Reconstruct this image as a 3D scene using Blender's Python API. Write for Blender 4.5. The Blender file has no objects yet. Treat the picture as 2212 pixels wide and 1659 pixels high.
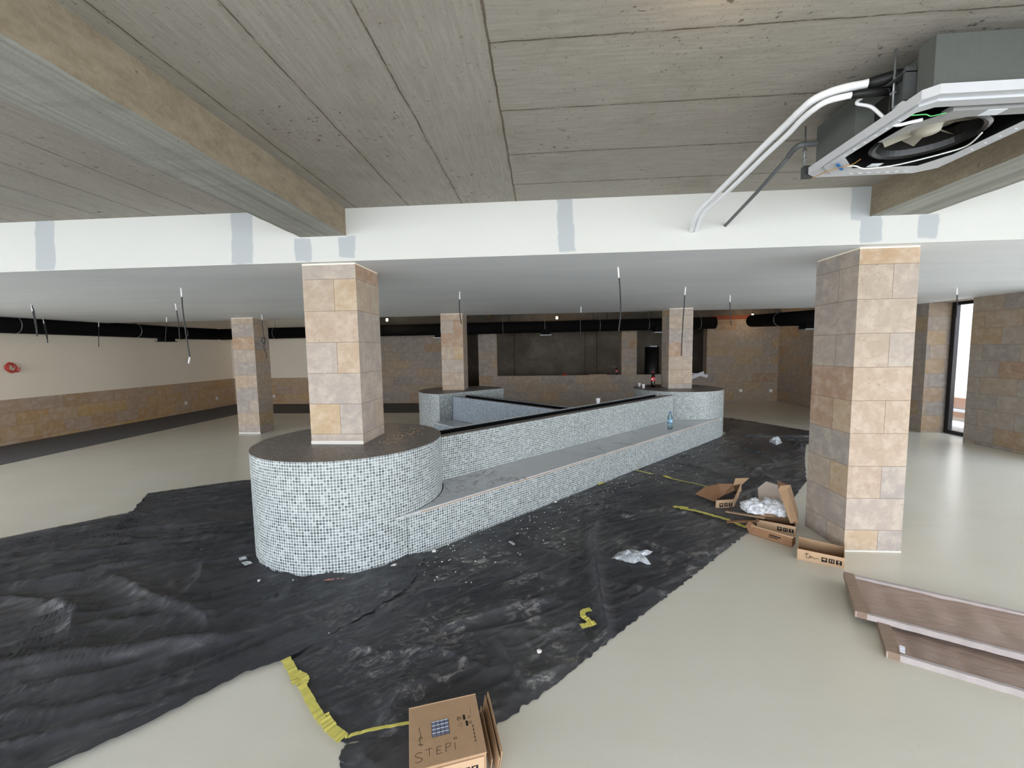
import bpy, bmesh, math, random
from math import sin, cos, pi, radians, sqrt, floor, atan2
from mathutils import Vector, Matrix, noise
random.seed(7)
S = bpy.context.scene
COL = S.collection

# ------------------------------------------------------------------ camera
FPX = 885.0
PITCH = math.atan(74 / FPX); ROLL = math.atan(.0155); YAW = radians(4.196)
fw = Vector((-sin(YAW) * cos(PITCH), cos(YAW) * cos(PITCH), -sin(PITCH)))
rt = Vector((cos(YAW), sin(YAW), 0)); up = rt.cross(fw)
r2 = cos(ROLL) * rt - sin(ROLL) * up; u2 = sin(ROLL) * rt + cos(ROLL) * up
cam = bpy.data.cameras.new('camera'); camo = bpy.data.objects.new('camera', cam); COL.objects.link(camo)
cam.sensor_fit = 'HORIZONTAL'; cam.sensor_width = 36.0; cam.lens = FPX / 2212 * 36.0
cam.clip_start = .05; cam.clip_end = 400
M = Matrix((r2, u2, -fw)).transposed().to_4x4(); M.translation = Vector((0, 0, 1.7))
camo.matrix_world = M
S.camera = camo

# ------------------------------------------------------------------ world, sun, exposure
S.view_settings.view_transform = 'Standard'; S.view_settings.look = 'None'
S.view_settings.gamma = 1; S.view_settings.use_curve_mapping = False
S.view_settings.exposure = 0.47
W = bpy.data.worlds.new('sky'); S.world = W; W.use_nodes = True
wn = W.node_tree; wn.nodes.clear()
wo = wn.nodes.new('ShaderNodeOutputWorld'); wb = wn.nodes.new('ShaderNodeBackground')
wt = wn.nodes.new('ShaderNodeTexCoord'); wsx = wn.nodes.new('ShaderNodeSeparateXYZ'); wr = wn.nodes.new('ShaderNodeValToRGB')
wn.links.new(wt.outputs['Generated'], wsx.inputs[0]); wn.links.new(wsx.outputs['Z'], wr.inputs[0])
wr.color_ramp.elements[0].position = 0.0; wr.color_ramp.elements[0].color = (.95, .97, 1, 1)
wr.color_ramp.elements[1].position = .8; wr.color_ramp.elements[1].color = (.52, .70, 1, 1)
wn.links.new(wr.outputs[0], wb.inputs[0]); wn.links.new(wb.outputs[0], wo.inputs[0])
wb.inputs[1].default_value = 5.2
sun = bpy.data.lights.new('sun', 'SUN'); suno = bpy.data.objects.new('sun', sun); COL.objects.link(suno)
sun.energy = 8.0; sun.angle = radians(.6); sun.color = (1, .93, .82)
suno.rotation_euler = (Vector((.46, .16, -1)).to_track_quat('-Z', 'Y')).to_euler(); suno.location = (3, -6, 12)

def portal(name, loc, rot, sx, sy):
    l = bpy.data.lights.new(name, 'AREA'); l.shape = 'RECTANGLE'; l.size = sx; l.size_y = sy
    l.cycles.is_portal = True
    o = bpy.data.objects.new(name, l); COL.objects.link(o); o.location = loc; o.rotation_euler = rot
portal('daylight_portal_front', (-1.6, -2.55, 1.35), (radians(90), 0, 0), 17.4, 2.5)
portal('daylight_portal_side', (7.25, 1.85, 1.3), (radians(90), 0, radians(90)), 7.9, 2.4)
portal('daylight_portal_left', (-10.42, 1.0, 1.3), (radians(90), 0, radians(-90)), 6.6, 2.4)
portal('daylight_portal_courtyard', (8.55, 8, 3.7), (0, 0, 0), 1.5, 14)
portal('daylight_portal_slit', (7.8, 7.9, 1.22), (radians(90), 0, radians(90)), 1.0, 2.4)

# ------------------------------------------------------------------ helpers
def lin(c):
    return tuple(((x / 255 / 12.92) if x / 255 <= .04045 else ((x / 255 + .055) / 1.055) ** 2.4) for x in c) + (1,)

class NT:
    def __init__(s, name):
        s.m = bpy.data.materials.new(name); s.m.use_nodes = True; s.t = s.m.node_tree
        s.b = s.t.nodes['Principled BSDF']
    def n(s, typ, **kw):
        nd = s.t.nodes.new('ShaderNode' + typ)
        for k, v in kw.items(): setattr(nd, k, v)
        return nd
    def l(s, a, b): s.t.links.new(a, b)
    def put(s, sock, v):
        if hasattr(v, 'is_output'): s.l(v, sock)
        else: sock.default_value = v
    def math(s, op, a, b=None, c=None, clamp=False):
        nd = s.n('Math', operation=op); nd.use_clamp = clamp
        s.put(nd.inputs[0], a)
        if b is not None: s.put(nd.inputs[1], b)
        if c is not None: s.put(nd.inputs[2], c)
        return nd.outputs[0]
    def mix(s, f, a, b, mode='MIX'):
        nd = s.n('Mix', data_type='RGBA', blend_type=mode)
        s.put(nd.inputs[0], f); s.put(nd.inputs[6], a); s.put(nd.inputs[7], b)
        return nd.outputs[2]
    def ramp(s, f, stops):
        nd = s.n('ValToRGB'); e = nd.color_ramp.elements
        while len(e) < len(stops): e.new(.5)
        for k, (p, c) in enumerate(stops):
            e[k].position = p; e[k].color = c if len(c) == 4 else tuple(c) + (1,)
        s.put(nd.inputs[0], f); return nd.outputs[0]
    def sstep(s, x, a, b):
        nd = s.n('MapRange', interpolation_type='SMOOTHSTEP'); s.put(nd.inputs[0], x)
        nd.inputs[1].default_value = a; nd.inputs[2].default_value = b
        return nd.outputs[0]
    def noise(s, vec, scale, detail=3, rough=.5, dist=0, typ='FBM'):
        nd = s.n('TexNoise'); nd.noise_type = typ
        if vec is not None: s.l(vec, nd.inputs['Vector'])
        nd.inputs['Scale'].default_value = scale; nd.inputs['Detail'].default_value = detail
        nd.inputs['Roughness'].default_value = rough; nd.inputs['Distortion'].default_value = dist
        return nd.outputs[0]
    def obj(s): return s.n('TexCoord').outputs['Object']
    def uv(s): return s.n('TexCoord').outputs['UV']
    def world(s): return s.n('NewGeometry').outputs['Position']
    def map(s, vec, sc=(1, 1, 1), rot=(0, 0, 0), loc=(0, 0, 0)):
        if any(rot):   # turn first, stretch afterwards
            n0 = s.n('Mapping'); s.l(vec, n0.inputs[0]); n0.inputs['Rotation'].default_value = rot; vec = n0.outputs[0]
        nd = s.n('Mapping'); s.l(vec, nd.inputs[0]); nd.inputs['Scale'].default_value = sc
        nd.inputs['Location'].default_value = loc
        return nd.outputs[0]
    def xyz(s, vec):
        nd = s.n('SeparateXYZ'); s.l(vec, nd.inputs[0]); return nd.outputs
    def bump(s, h, strength=.3, dist=.01, prev=None):
        nd = s.n('Bump'); s.put(nd.inputs['Height'], h); nd.inputs['Strength'].default_value = strength
        nd.inputs['Distance'].default_value = dist
        if prev is not None: s.l(prev, nd.inputs['Normal'])
        return nd.outputs[0]
    def fin(s, col=None, rough=None, nrm=None, spec=None, metal=None):
        if col is not None: s.put(s.b.inputs['Base Color'], col)
        if rough is not None: s.put(s.b.inputs['Roughness'], rough)
        if nrm is not None: s.l(nrm, s.b.inputs['Normal'])
        if spec is not None: s.b.inputs['Specular IOR Level'].default_value = spec
        if metal is not None: s.b.inputs['Metallic'].default_value = metal
        return s.m
    def cells(s, uv, w, h, ofs=.5, seed=0.0):
        x = s.xyz(uv)
        v = s.math('DIVIDE', x[1], h); row = s.math('FLOOR', v); fv = s.math('FRACT', v)
        par = s.math('FLOORED_MODULO', row, 2.0)
        u = s.math('ADD', s.math('DIVIDE', x[0], w), s.math('MULTIPLY', par, ofs))
        col = s.math('FLOOR', u); fu = s.math('FRACT', u)
        cb = s.n('CombineXYZ'); s.l(col, cb.inputs[0]); s.l(row, cb.inputs[1]); cb.inputs[2].default_value = seed
        wnz = s.n('TexWhiteNoise', noise_dimensions='3D'); s.l(cb.outputs[0], wnz.inputs[0])
        du = s.math('MULTIPLY', s.math('MINIMUM', fu, s.math('SUBTRACT', 1.0, fu)), w)
        dv = s.math('MULTIPLY', s.math('MINIMUM', fv, s.math('SUBTRACT', 1.0, fv)), h)
        return wnz.outputs['Value'], wnz.outputs['Color'], du, dv

def simple(name, c, rough=.5, spec=.5, metal=0.0, var=.06, scale=12, bump=0):
    t = NT(name); n = t.noise(t.obj(), scale, 4, .6)
    c = lin(c)
    a = tuple(max(0, x * (1 - var)) for x in c[:3]) + (1,); b = tuple(min(1, x * (1 + var)) for x in c[:3]) + (1,)
    nrm = t.bump(n, bump, .01) if bump else None
    return t.fin(t.mix(n, a, b), rough, nrm, spec, metal)

# ------------------------------------------------------------------ materials
def m_floor():
    t = NT('poured floor'); p = t.map(t.world(), loc=(0, 0, .37))
    big = t.noise(p, .55, 4, .55, .6); fine = t.noise(p, 60, 3, .6)
    strk = t.noise(t.map(p, (.35, 2.2, 1)), 1.1, 4, .6, .8)
    c = t.ramp(big, [(.25, lin((206, 200, 182))), (.55, lin((213, 209, 195))), (.8, lin((216, 213, 203)))])
    c = t.mix(t.math('MULTIPLY', strk, .30), c, lin((190, 182, 158)))
    c = t.mix(t.math('MULTIPLY', fine, .10), c, lin((160, 157, 146)))
    sp = t.sstep(t.noise(p, 70, 1, .4), .80, .83)
    c = t.mix(t.math('MULTIPLY', sp, .4), c, lin((120, 114, 104)))
    b = t.bump(t.noise(t.map(p, (1, 2.2, 1)), 4, 3, .5), .16, .012)
    return t.fin(c, .27, b, .55)
def m_strip():
    t = NT('dark screed'); p = t.world()
    c = t.ramp(t.noise(p, 30, 6, .7), [(.3, lin((74, 72, 72))), (.75, lin((104, 101, 100)))])
    return t.fin(c, .85, t.bump(t.noise(p, 120, 3, .6), .4, .004))
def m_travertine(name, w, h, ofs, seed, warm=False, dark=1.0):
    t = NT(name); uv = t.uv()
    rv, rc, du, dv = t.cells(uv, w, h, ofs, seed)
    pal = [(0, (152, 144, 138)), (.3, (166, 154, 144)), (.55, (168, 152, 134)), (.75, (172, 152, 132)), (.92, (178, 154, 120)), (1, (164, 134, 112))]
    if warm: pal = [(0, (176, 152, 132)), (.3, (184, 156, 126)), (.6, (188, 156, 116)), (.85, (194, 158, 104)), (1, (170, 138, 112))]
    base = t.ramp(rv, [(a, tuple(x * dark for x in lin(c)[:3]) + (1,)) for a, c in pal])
    cb = t.n('CombineXYZ'); x = t.xyz(uv)
    t.l(x[0], cb.inputs[0]); t.l(x[1], cb.inputs[1]); t.l(t.math('MULTIPLY', rv, 37.0), cb.inputs[2])
    p = cb.outputs[0]
    cloud = t.noise(p, 9, 6, .65, .3); c = t.mix(t.math('MULTIPLY', t.sstep(cloud, .38, .72), .55), base, tuple(x * dark for x in lin((198, 184, 168))[:3]) + (1,))
    vein = t.noise(t.map(p, (1, 1.8, 1)), 16, 6, .72, .7)
    c = t.mix(t.math('MULTIPLY', t.sstep(vein, .5, .72), .28), c, tuple(x * dark for x in lin((140, 116, 90))[:3]) + (1,))
    pit = t.sstep(t.noise(t.map(p, (1, 1.6, 1)), 48, 4, .6, .8), .64, .69)
    pit = t.math('MULTIPLY', pit, t.sstep(t.noise(p, 6, 3, .5), .4, .6))
    c = t.mix(t.math('MULTIPLY', pit, .6), c, lin((84, 68, 54)))
    d = t.math('MINIMUM', du, dv); j = t.math('SUBTRACT', 1.0, t.sstep(d, .0008, .0026))
    c = t.mix(t.math('MULTIPLY', j, .75), c, lin((92, 70, 54)))
    hgt = t.math('SUBTRACT', t.math('MULTIPLY', cloud, .15), t.math('ADD', t.math('MULTIPLY', pit, .5), j))
    return t.fin(c, .72, t.bump(hgt, .4, .004), .3)
def m_mosaic(name, grout, lo, hi, seed=0.0, pitch=.0232, rough=.22):
    t = NT(name); uv = t.uv()
    rv, rc, du, dv = t.cells(uv, pitch, pitch, 0.0, seed)
    tone = t.ramp(rv, [(0, lin(lo)), (.10, lin(tuple(int(a * .75 + b * .25) for a, b in zip(lo, hi)))), (.30, lin(tuple(int(a * .52 + b * .48) for a, b in zip(lo, hi)))), (.75, lin(tuple(int(a * .32 + b * .68) for a, b in zip(lo, hi)))), (1, lin(hi))])
    k = .0062; a = t.math('MAXIMUM', t.math('SUBTRACT', k, du), 0.0); b = t.math('MAXIMUM', t.math('SUBTRACT', k, dv), 0.0)
    rr = t.math('SUBTRACT', k, t.math('SQRT', t.math('ADD', t.math('MULTIPLY', a, a), t.math('MULTIPLY', b, b))))
    mask = t.sstep(rr, .0014, .0024)
    pat = t.noise(uv, 3.0, 3, .5); tone = t.mix(t.math('MULTIPLY', pat, .35), tone, lin(hi))
    c = t.mix(mask, lin(grout), tone)
    r = t.math('MULTIPLY_ADD', mask, rough - .75, .75)
    return t.fin(c, r, t.bump(mask, .4, .002), .5)
def m_concrete():
    t = NT('board marked concrete'); p = t.world(); x = t.xyz(p)
    def lay(vs, vf, js, jo, ax):
        st = t.noise(t.map(p, vs), 1, 3, .5, .1); fi = t.noise(t.map(p, vf), 1, 6, .7)
        c = t.mix(st, lin((148, 142, 133)), lin((159, 153, 145)))
        c = t.mix(t.sstep(fi, .3, .75), t.mix(.22, c, lin((108, 104, 92))), t.mix(.22, c, lin((186, 182, 170))))
        wob = t.math('MULTIPLY', t.math('SUBTRACT', t.noise(p, 4.5, 4, .65), .5), .022)
        f = t.math('FRACT', t.math('DIVIDE', t.math('ADD', t.math('SUBTRACT', x[ax], jo), wob), js))
        d = t.math('MULTIPLY', t.math('MINIMUM', f, t.math('SUBTRACT', 1.0, f)), js)
        core = t.math('SUBTRACT', 1.0, t.sstep(d, .0014, .0060)); soft = t.math('SUBTRACT', 1.0, t.sstep(d, .002, .028))
        j = t.math('MULTIPLY', core, t.math('MULTIPLY_ADD', t.sstep(t.noise(p, 7, 5, .75), .36, .56), .6, .4))
        c = t.mix(t.math('MULTIPLY', soft, t.math('MULTIPLY', t.noise(p, 6, 4, .7), .32)), c, lin((104, 96, 80)))
        return t.mix(t.math('MULTIPLY', j, .88), c, lin((70, 60, 48)))
    a = lay((9, .9, 1), (70, 5, 1), .435, -.19, 0); b = lay((.9, 9, 1), (5, 70, 1), .452, 1.66, 1)
    side = t.sstep(t.math('ADD', x[0], t.math('MULTIPLY', t.math('SUBTRACT', t.noise(p, 3, 3, .5), .5), .02)), -.192, -.188)
    c = t.mix(side, a, b)
    edge = t.math('SUBTRACT', 1.0, t.sstep(t.math('ABSOLUTE', t.math('ADD', t.math('ADD', x[0], .19), t.math('MULTIPLY', t.math('SUBTRACT', t.noise(p, 5, 4, .6), .5), .02))), .002, .008))
    c = t.mix(t.math('MULTIPLY', edge, .75), c, lin((78, 66, 50)))
    big = t.noise(p, .9, 4, .6, 1); c = t.mix(t.math('MULTIPLY', t.sstep(big, .45, .68), .16), c, lin((140, 120, 112)))
    c = t.mix(t.math('MULTIPLY', t.sstep(t.noise(p, 1.7, 6, .72, .5), .5, .72), .30), c, lin((116, 112, 96)))
    zone = t.math('MULTIPLY_ADD', t.sstep(t.noise(p, 1.3, 3, .5), .4, .65), .06, -.03)
    sp = t.sstep(t.math('ADD', t.noise(t.map(p, (1, 1.3, 1)), 22, 5, .72, .5), zone), .625, .675)
    c = t.mix(t.math('MULTIPLY', sp, .72), c, lin((58, 50, 42)))
    sp2 = t.sstep(t.noise(t.map(p, (1, 1, 1), (0, 0, .6)), 60, 3, .6), .62, .70); c = t.mix(t.math('MULTIPLY', sp2, .35), c, lin((80, 72, 60)))
    return t.fin(c, .85, t.bump(t.noise(p, 40, 5, .7), .25, .006), .2)
def m_beam():
    t = NT('beam concrete'); p = t.world(); x = t.xyz(p)
    g = t.n('NewGeometry').outputs['Normal']; nz = t.math('ABSOLUTE', t.xyz(g)[2])
    st = t.noise(t.map(p, (30, .5, 5)), 1, 5, .6, .1)
    und = t.ramp(st, [(.3, lin((126, 126, 118))), (.7, lin((162, 161, 152)))])
    gr = t.noise(t.map(p, (6, 2.2, 6)), 2.4, 7, .72, .2)
    sd = t.ramp(gr, [(.3, lin((120, 108, 90))), (.5, lin((134, 122, 103))), (.72, lin((150, 138, 118)))])
    sd = t.mix(t.math('MULTIPLY', t.sstep(t.noise(p, 45, 4, .7), .4, .7), .25), sd, lin((166, 156, 138)))
    c = t.mix(t.sstep(nz, .4, .6), sd, und)
    c = t.mix(t.math('MULTIPLY', t.sstep(t.noise(p, 3, 5, .7), .5, .7), .25), c, lin((112, 102, 84)))
    sp = t.sstep(t.noise(p, 20, 4, .7, .4), .67, .71); c = t.mix(t.math('MULTIPLY', sp, .6), c, lin((64, 56, 44)))
    return t.fin(c, .88, t.bump(t.noise(p, 30, 5, .7), .3, .006), .2)
def m_bulkhead():
    t = NT('white plaster with filler patches'); p = t.world(); x = t.xyz(p)
    c = t.mix(t.noise(p, 2, 3, .5), lin((201, 201, 196)), lin((207, 206, 201)))
    tot = None
    for (cx, w, z0, z1, dx) in [(-4.29, .19, 2.45, 2.9, .10), (-2.49, .20, 2.45, 2.9, .05), (-1.965, .15, 2.45, 2.655, 0), (-1.59, .15, 2.47, 2.65, 0), (.20, .13, 2.45, 2.9, -.03), (2.40, .17, 2.62, 2.9, 0), (2.47, .15, 2.45, 2.66, 0), (2.87, .14, 2.47, 2.66, 0)]:
        wob = t.math('MULTIPLY', t.math('SUBTRACT', t.noise(p, 7, 2, .5), .5), .05)
        sh = t.math('MULTIPLY', t.math('SUBTRACT', x[2], 2.66), -dx)
        d = t.math('ABSOLUTE', t.math('ADD', t.math('ADD', t.math('SUBTRACT', x[0], cx), wob), sh))
        m = t.math('SUBTRACT', 1.0, t.sstep(d, w / 2 - .01, w / 2 + .004))
        m = t.math('MULTIPLY', m, t.math('MULTIPLY', t.sstep(t.math('ADD', x[2], wob), z0 - .0, z0 + .02), t.math('SUBTRACT', 1.0, t.sstep(t.math('ADD', x[2], wob), z1 - .02, z1))))
        tot = m if tot is None else t.math('MAXIMUM', tot, m)
    c = t.mix(t.math('MULTIPLY', tot, .85), c, lin((168, 172, 175)))
    return t.fin(c, .7, t.bump(t.noise(p, 90, 3, .6), .1, .003), .3)
def m_soffit():
    t = NT('grey primed plasterboard'); p = t.world()
    c = t.ramp(t.noise(t.map(p, (.5, 3.0, 1)), .8, 4, .6, .4), [(.3, lin((222, 223, 223))), (.7, lin((232, 233, 232)))])
    return t.fin(c, .6, t.bump(t.noise(p, 4, 3, .5), .06, .01), .3)
def m_plastic():
    t = NT('black builders film'); p = t.world()
    r1 = t.noise(t.map(p, (.55, 1.9, 1), (0, 0, -.55)), 2.6, 3, .5, .5, 'RIDGED_MULTIFRACTAL')
    r2_ = t.noise(t.map(p, (.5, 2.2, 1), (0, 0, -.75)), 7.0, 3, .5, .6, 'RIDGED_MULTIFRACTAL')
    r4 = t.noise(t.map(p, (.7, 1.9, 1), (0, 0, .5)), 4.5, 2, .5, .5, 'RIDGED_MULTIFRACTAL')
    r3 = t.noise(t.map(p, (1, 1.5, 1), (0, 0, .9)), 60.0, 3, .6, .2)
    def facets(sc, st, rot):
        wv = t.n('Vmath' if False else 'TexVoronoi'); wv.inputs['Scale'].default_value = sc
        wp = t.n('VectorMath', operation='ADD'); nz = t.n('TexNoise'); nz.inputs['Scale'].default_value = 1.7; t.l(p, nz.inputs['Vector'])
        k = t.n('VectorMath', operation='SCALE'); t.l(nz.outputs['Color'], k.inputs[0]); k.inputs['Scale'].default_value = .55
        t.l(t.map(p, st, (0, 0, rot)), wp.inputs[0]); t.l(k.outputs[0], wp.inputs[1]); t.l(wp.outputs[0], wv.inputs['Vector'])
        return wv.outputs['Distance']
    n0 = t.bump(facets(2.2, (.55, 1.7, 1), -.6), .55, .05); n00 = t.bump(facets(5.5, (.6, 1.6, 1), -.3), .4, .02, n0)
    n1 = t.bump(r1, .30, .03, n00); n2 = t.bump(r2_, .14, .012, n1); n4 = t.bump(r4, .22, .016, n2); n3 = t.bump(r3, .12, .004, n4)
    base = t.ramp(t.noise(p, 1.2, 4, .6), [(.3, lin((40, 40, 44))), (.7, lin((52, 52, 56)))])
    x = t.xyz(p); near = t.sstep(x[0], -1.6, -.4)
    dust = t.math('MULTIPLY', t.sstep(t.noise(p, 1.3, 5, .65, .6), .44, .60), t.sstep(t.noise(t.map(p, (.8, 1.5, 1), (0, 0, -.6)), 11, 8, .8, 1.2), .49, .63))
    dust = t.math('MULTIPLY', dust, t.math('MULTIPLY_ADD', near, .75, .25))
    c = t.mix(t.math('MULTIPLY', dust, .68), base, lin((158, 154, 148)))
    crease = t.math('MULTIPLY', t.sstep(r4, .80, 1.3), t.sstep(t.noise(p, 2, 3, .5), .5, .65)); c = t.mix(t.math('MULTIPLY', crease, .18), c, lin((150, 140, 128)))
    haze = t.sstep(t.noise(p, .8, 3, .5), .4, .7); c = t.mix(t.math('MULTIPLY', haze, t.math('MULTIPLY_ADD', near, .13, .07)), c, lin((130, 128, 122)))
    spk = t.sstep(t.noise(p, 60, 2, .5), .775, .795); c = t.mix(t.math('MULTIPLY', spk, near), c, lin((205, 200, 192)))
    r = t.math('MULTIPLY_ADD', dust, .3, .42)
    return t.fin(c, r, n3, .5)
def m_marble():
    t = NT('grey veined marble'); p = t.world()
    v = t.noise(t.map(p, (1, 1.6, 1), (0, 0, -.4)), 2.1, 6, .62, 1.6)
    d = t.math('ABSOLUTE', t.math('SUBTRACT', v, .5)); vein = t.math('SUBTRACT', 1.0, t.sstep(d, .002, .022))
    m = t.sstep(t.noise(p, 1.6, 3, .5), .45, .62)
    c = t.mix(t.noise(p, 1.5, 4, .6), lin((168, 170, 172)), lin((196, 197, 197)))
    c = t.mix(t.math('MULTIPLY', t.math('MULTIPLY', vein, m), .85), c, lin((88, 78, 74)))
    return t.fin(c, .3, None, .5)
def m_whitewall():
    t = NT('cream painted plaster'); p = t.world()
    c = t.mix(t.noise(p, .8, 4, .6), lin((238, 224, 204)), lin((244, 233, 214)))
    return t.fin(c, .8, t.bump(t.noise(p, 60, 3, .6), .1, .003), .2)
def m_kitchen():
    t = NT('raw grey render'); p = t.world()
    c = t.ramp(t.noise(p, 1.4, 5, .65, .5), [(.3, lin((96, 88, 78))), (.55, lin((112, 104, 94))), (.8, lin((134, 126, 118)))])
    x = t.xyz(p)
    for xx in (-1.03, 1.62, 2.05):
        l = t.math('SUBTRACT', 1.0, t.sstep(t.math('ABSOLUTE', t.math('SUBTRACT', x[0], xx)), .006, .014))
        c = t.mix(t.math('MULTIPLY', l, .85), c, lin((36, 32, 28)))
    wh = t.math('MULTIPLY', t.sstep(t.noise(t.map(p, (1, 1, 1)), 2.3, 6, .75, .5), .56, .72), .35)
    c = t.mix(wh, c, lin((170, 162, 158)))
    return t.fin(c, .8, None, .2)
def m_cardboard(name='cardboard', c0=(160, 130, 100), c1=(176, 146, 114)):
    t = NT(name); p = t.obj()
    c = t.mix(t.noise(p, 14, 4, .6), lin(c0), lin(c1))
    fl = t.noise(t.map(p, (150, 8, 8)), 1, 2, .5); c = t.mix(t.math('MULTIPLY', fl, .10), c, lin((130, 98, 68)))
    return t.fin(c, .8, t.bump(t.noise(p, 20, 3, .5), .15, .004), .2)
def m_film(name='clear film', col=(225, 230, 234), dens=.45):
    t = NT(name); out = t.t.nodes['Material Output']
    tr = t.n('BsdfTransparent'); mx = t.n('MixShader')
    nz = t.noise(t.obj(), 22, 5, .65, 1.0)
    f = t.math('MULTIPLY_ADD', t.sstep(nz, .35, .7), .45, dens)
    t.b.inputs['Base Color'].default_value = lin(col); t.b.inputs['Roughness'].default_value = .22
    t.l(t.bump(nz, .8, .02), t.b.inputs['Normal'])
    t.l(f, mx.inputs[0]); t.l(tr.outputs[0], mx.inputs[1]); t.l(t.b.outputs[0], mx.inputs[2]); t.l(mx.outputs[0], out.inputs[0])
    return t.m
def m_glass(name, tint=(1, 1, 1, 1), gl=.10):
    t = NT(name); out = t.t.nodes['Material Output']
    tr = t.n('BsdfTransparent'); tr.inputs[0].default_value = tint
    g = t.n('BsdfGlossy'); g.inputs['Roughness'].default_value = .03
    fr = t.n('Fresnel'); fr.inputs[0].default_value = 1.45; mx = t.n('MixShader')
    t.l(t.math('MULTIPLY', fr.outputs[0], gl), mx.inputs[0]); t.l(tr.outputs[0], mx.inputs[1]); t.l(g.outputs[0], mx.inputs[2]); t.l(mx.outputs[0], out.inputs[0])
    return t.m
def m_emit(name, c, s):
    t = NT(name); t.b.inputs['Emission Color'].default_value = c; t.b.inputs['Emission Strength'].default_value = s
    return t.m
def m_wrap(name, c0, c1):
    t = NT(name); p = t.obj()
    c = t.mix(t.noise(t.map(p, (1.2, 5, 1)), 2.4, 4, .6, 1.0), lin(c0), lin(c1))
    return t.fin(c, .5, t.bump(t.noise(t.map(p, (1, 3, 1), (0, 0, .5)), 5, 4, .6, .8), .4, .02), .4)

MAT = dict(
    floor=m_floor(), strip=m_strip(),
    stone_col=m_travertine('travertine column cladding', .47, .268, .42, 1.0),
    stone_wall_shade=m_travertine('shaded travertine wall slabs', .54, .268, .5, 5.0, dark=.80),  # same stone as the dado, darkened to carry the shade on these walls
    stone_dado=m_travertine('warm travertine dado', .54, .268, .5, 8.0, warm=True),
    mosaic=m_mosaic('pale grey glass mosaic', (206, 213, 211), (44, 48, 50), (158, 164, 163)),
    mosaic_in=m_mosaic('bluish lit grey glass mosaic', (190, 202, 210), (66, 74, 84), (140, 150, 160), 3.0),  # inner mosaic, tinted to carry the bluish light falling there
    mosaic_top=m_mosaic('dark grey mosaic top', (100, 93, 88), (72, 66, 62), (150, 142, 136), 9.0, rough=.35),
    concrete=m_concrete(), beam=m_beam(), bulk=m_bulkhead(), soffit=m_soffit(), plastic=m_plastic(), marble=m_marble(),
    white=m_whitewall(), kitchen=m_kitchen(), card=m_cardboard(), card_dk=m_cardboard('cardboard inside', (134, 100, 74), (150, 114, 86)),
    card_lt=m_cardboard('cardboard end', (180, 150, 120), (192, 162, 130)),
    film=m_film(), film_w=m_film('crumpled white film', (232, 234, 236), .62), glass=m_glass('window glass', gl=.25),
    black=simple('black duct insulation', (14, 13, 14), .85, .12), black2=simple('black rubber', (18, 18, 19), .5, .4), void=simple('black channel fill', (9, 9, 9), .8, .2),
    cable=simple('black cable sheath', (26, 26, 28), .5), wire_w=simple('white wire sleeve', (226, 226, 222), .5),
    galv=simple('galvanised steel', (150, 152, 154), .4, .5, .7), acgrey=simple('grey foam casing', (84, 87, 83), .75, .3, 0, .10, 60, .1),
    acdark=simple('dark steel bracket', (78, 80, 80), .55, .5, .3), acwhite=simple('white enamelled flange', (196, 197, 200), .35, .5),
    acblack=simple('black plastic shroud', (14, 14, 15), .3, .5), fan=simple('cream fan', (196, 190, 174), .45),
    wrap_w=simple('white pipe tape', (232, 232, 234), .45, .4, 0, .05, 50, .2), pvc=simple('grey pvc pipe', (98, 100, 102), .4),
    blue=simple('blue tape', (40, 118, 190), .5), orange=simple('tan wire', (176, 130, 60), .5), green=simple('green wire', (90, 190, 110), .5),
    paper=simple('white paper', (226, 228, 236), .7), label=simple('white label', (224, 228, 232), .5), ink=simple('black ink', (26, 24, 24), .7, .2),
    tape=simple('yellow masking tape', (202, 192, 98), .6, .3, 0, .12, 40, .2), frame=simple('black window frame', (20, 22, 26), .35),
    outlet=simple('white socket', (228, 226, 222), .4), red=simple('red conduit', (190, 62, 52), .45), pink=simple('pink film', (190, 128, 122), .6),
    wood=simple('pale timber', (168, 140, 112), .7, .3, 0, .12, 20), crumb=simple('plaster crumbs', (214, 210, 202), .8),
    panel=m_wrap('brown wrapped panel', (140, 118, 106), (168, 146, 130)), panel_e=simple('greyish batten', (168, 158, 154), .6, .3, 0, .22, 18, .2), panel_s=m_wrap('brown strip', (124, 104, 88), (146, 124, 106)),
    water=m_glass('clear blue bottle', (.78, .92, .98, 1), .9), cola=simple('dark cola', (34, 14, 10), .15, .6), cokered=simple('red label', (208, 36, 44), .4),
    blueline=simple('blue label', (54, 110, 176), .4), cup=simple('white paper cup', (236, 236, 238), .5), terracotta=simple('terracotta brick', (196, 156, 132), .8),
    lintel=simple('red brown lintel', (140, 72, 48), .8), bulbglass=m_emit('warm bulb', (1, .78, .45, 1), 28.0), extwhite=simple('white outdoor render', (250, 250, 250), .8, .2, 0, .01),
    paving=simple('pale paving', (206, 202, 192), .85), extstone=simple('pale outdoor stone', (214, 208, 200), .8), gold=simple('yellow ink', (222, 190, 80), .5))

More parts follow.
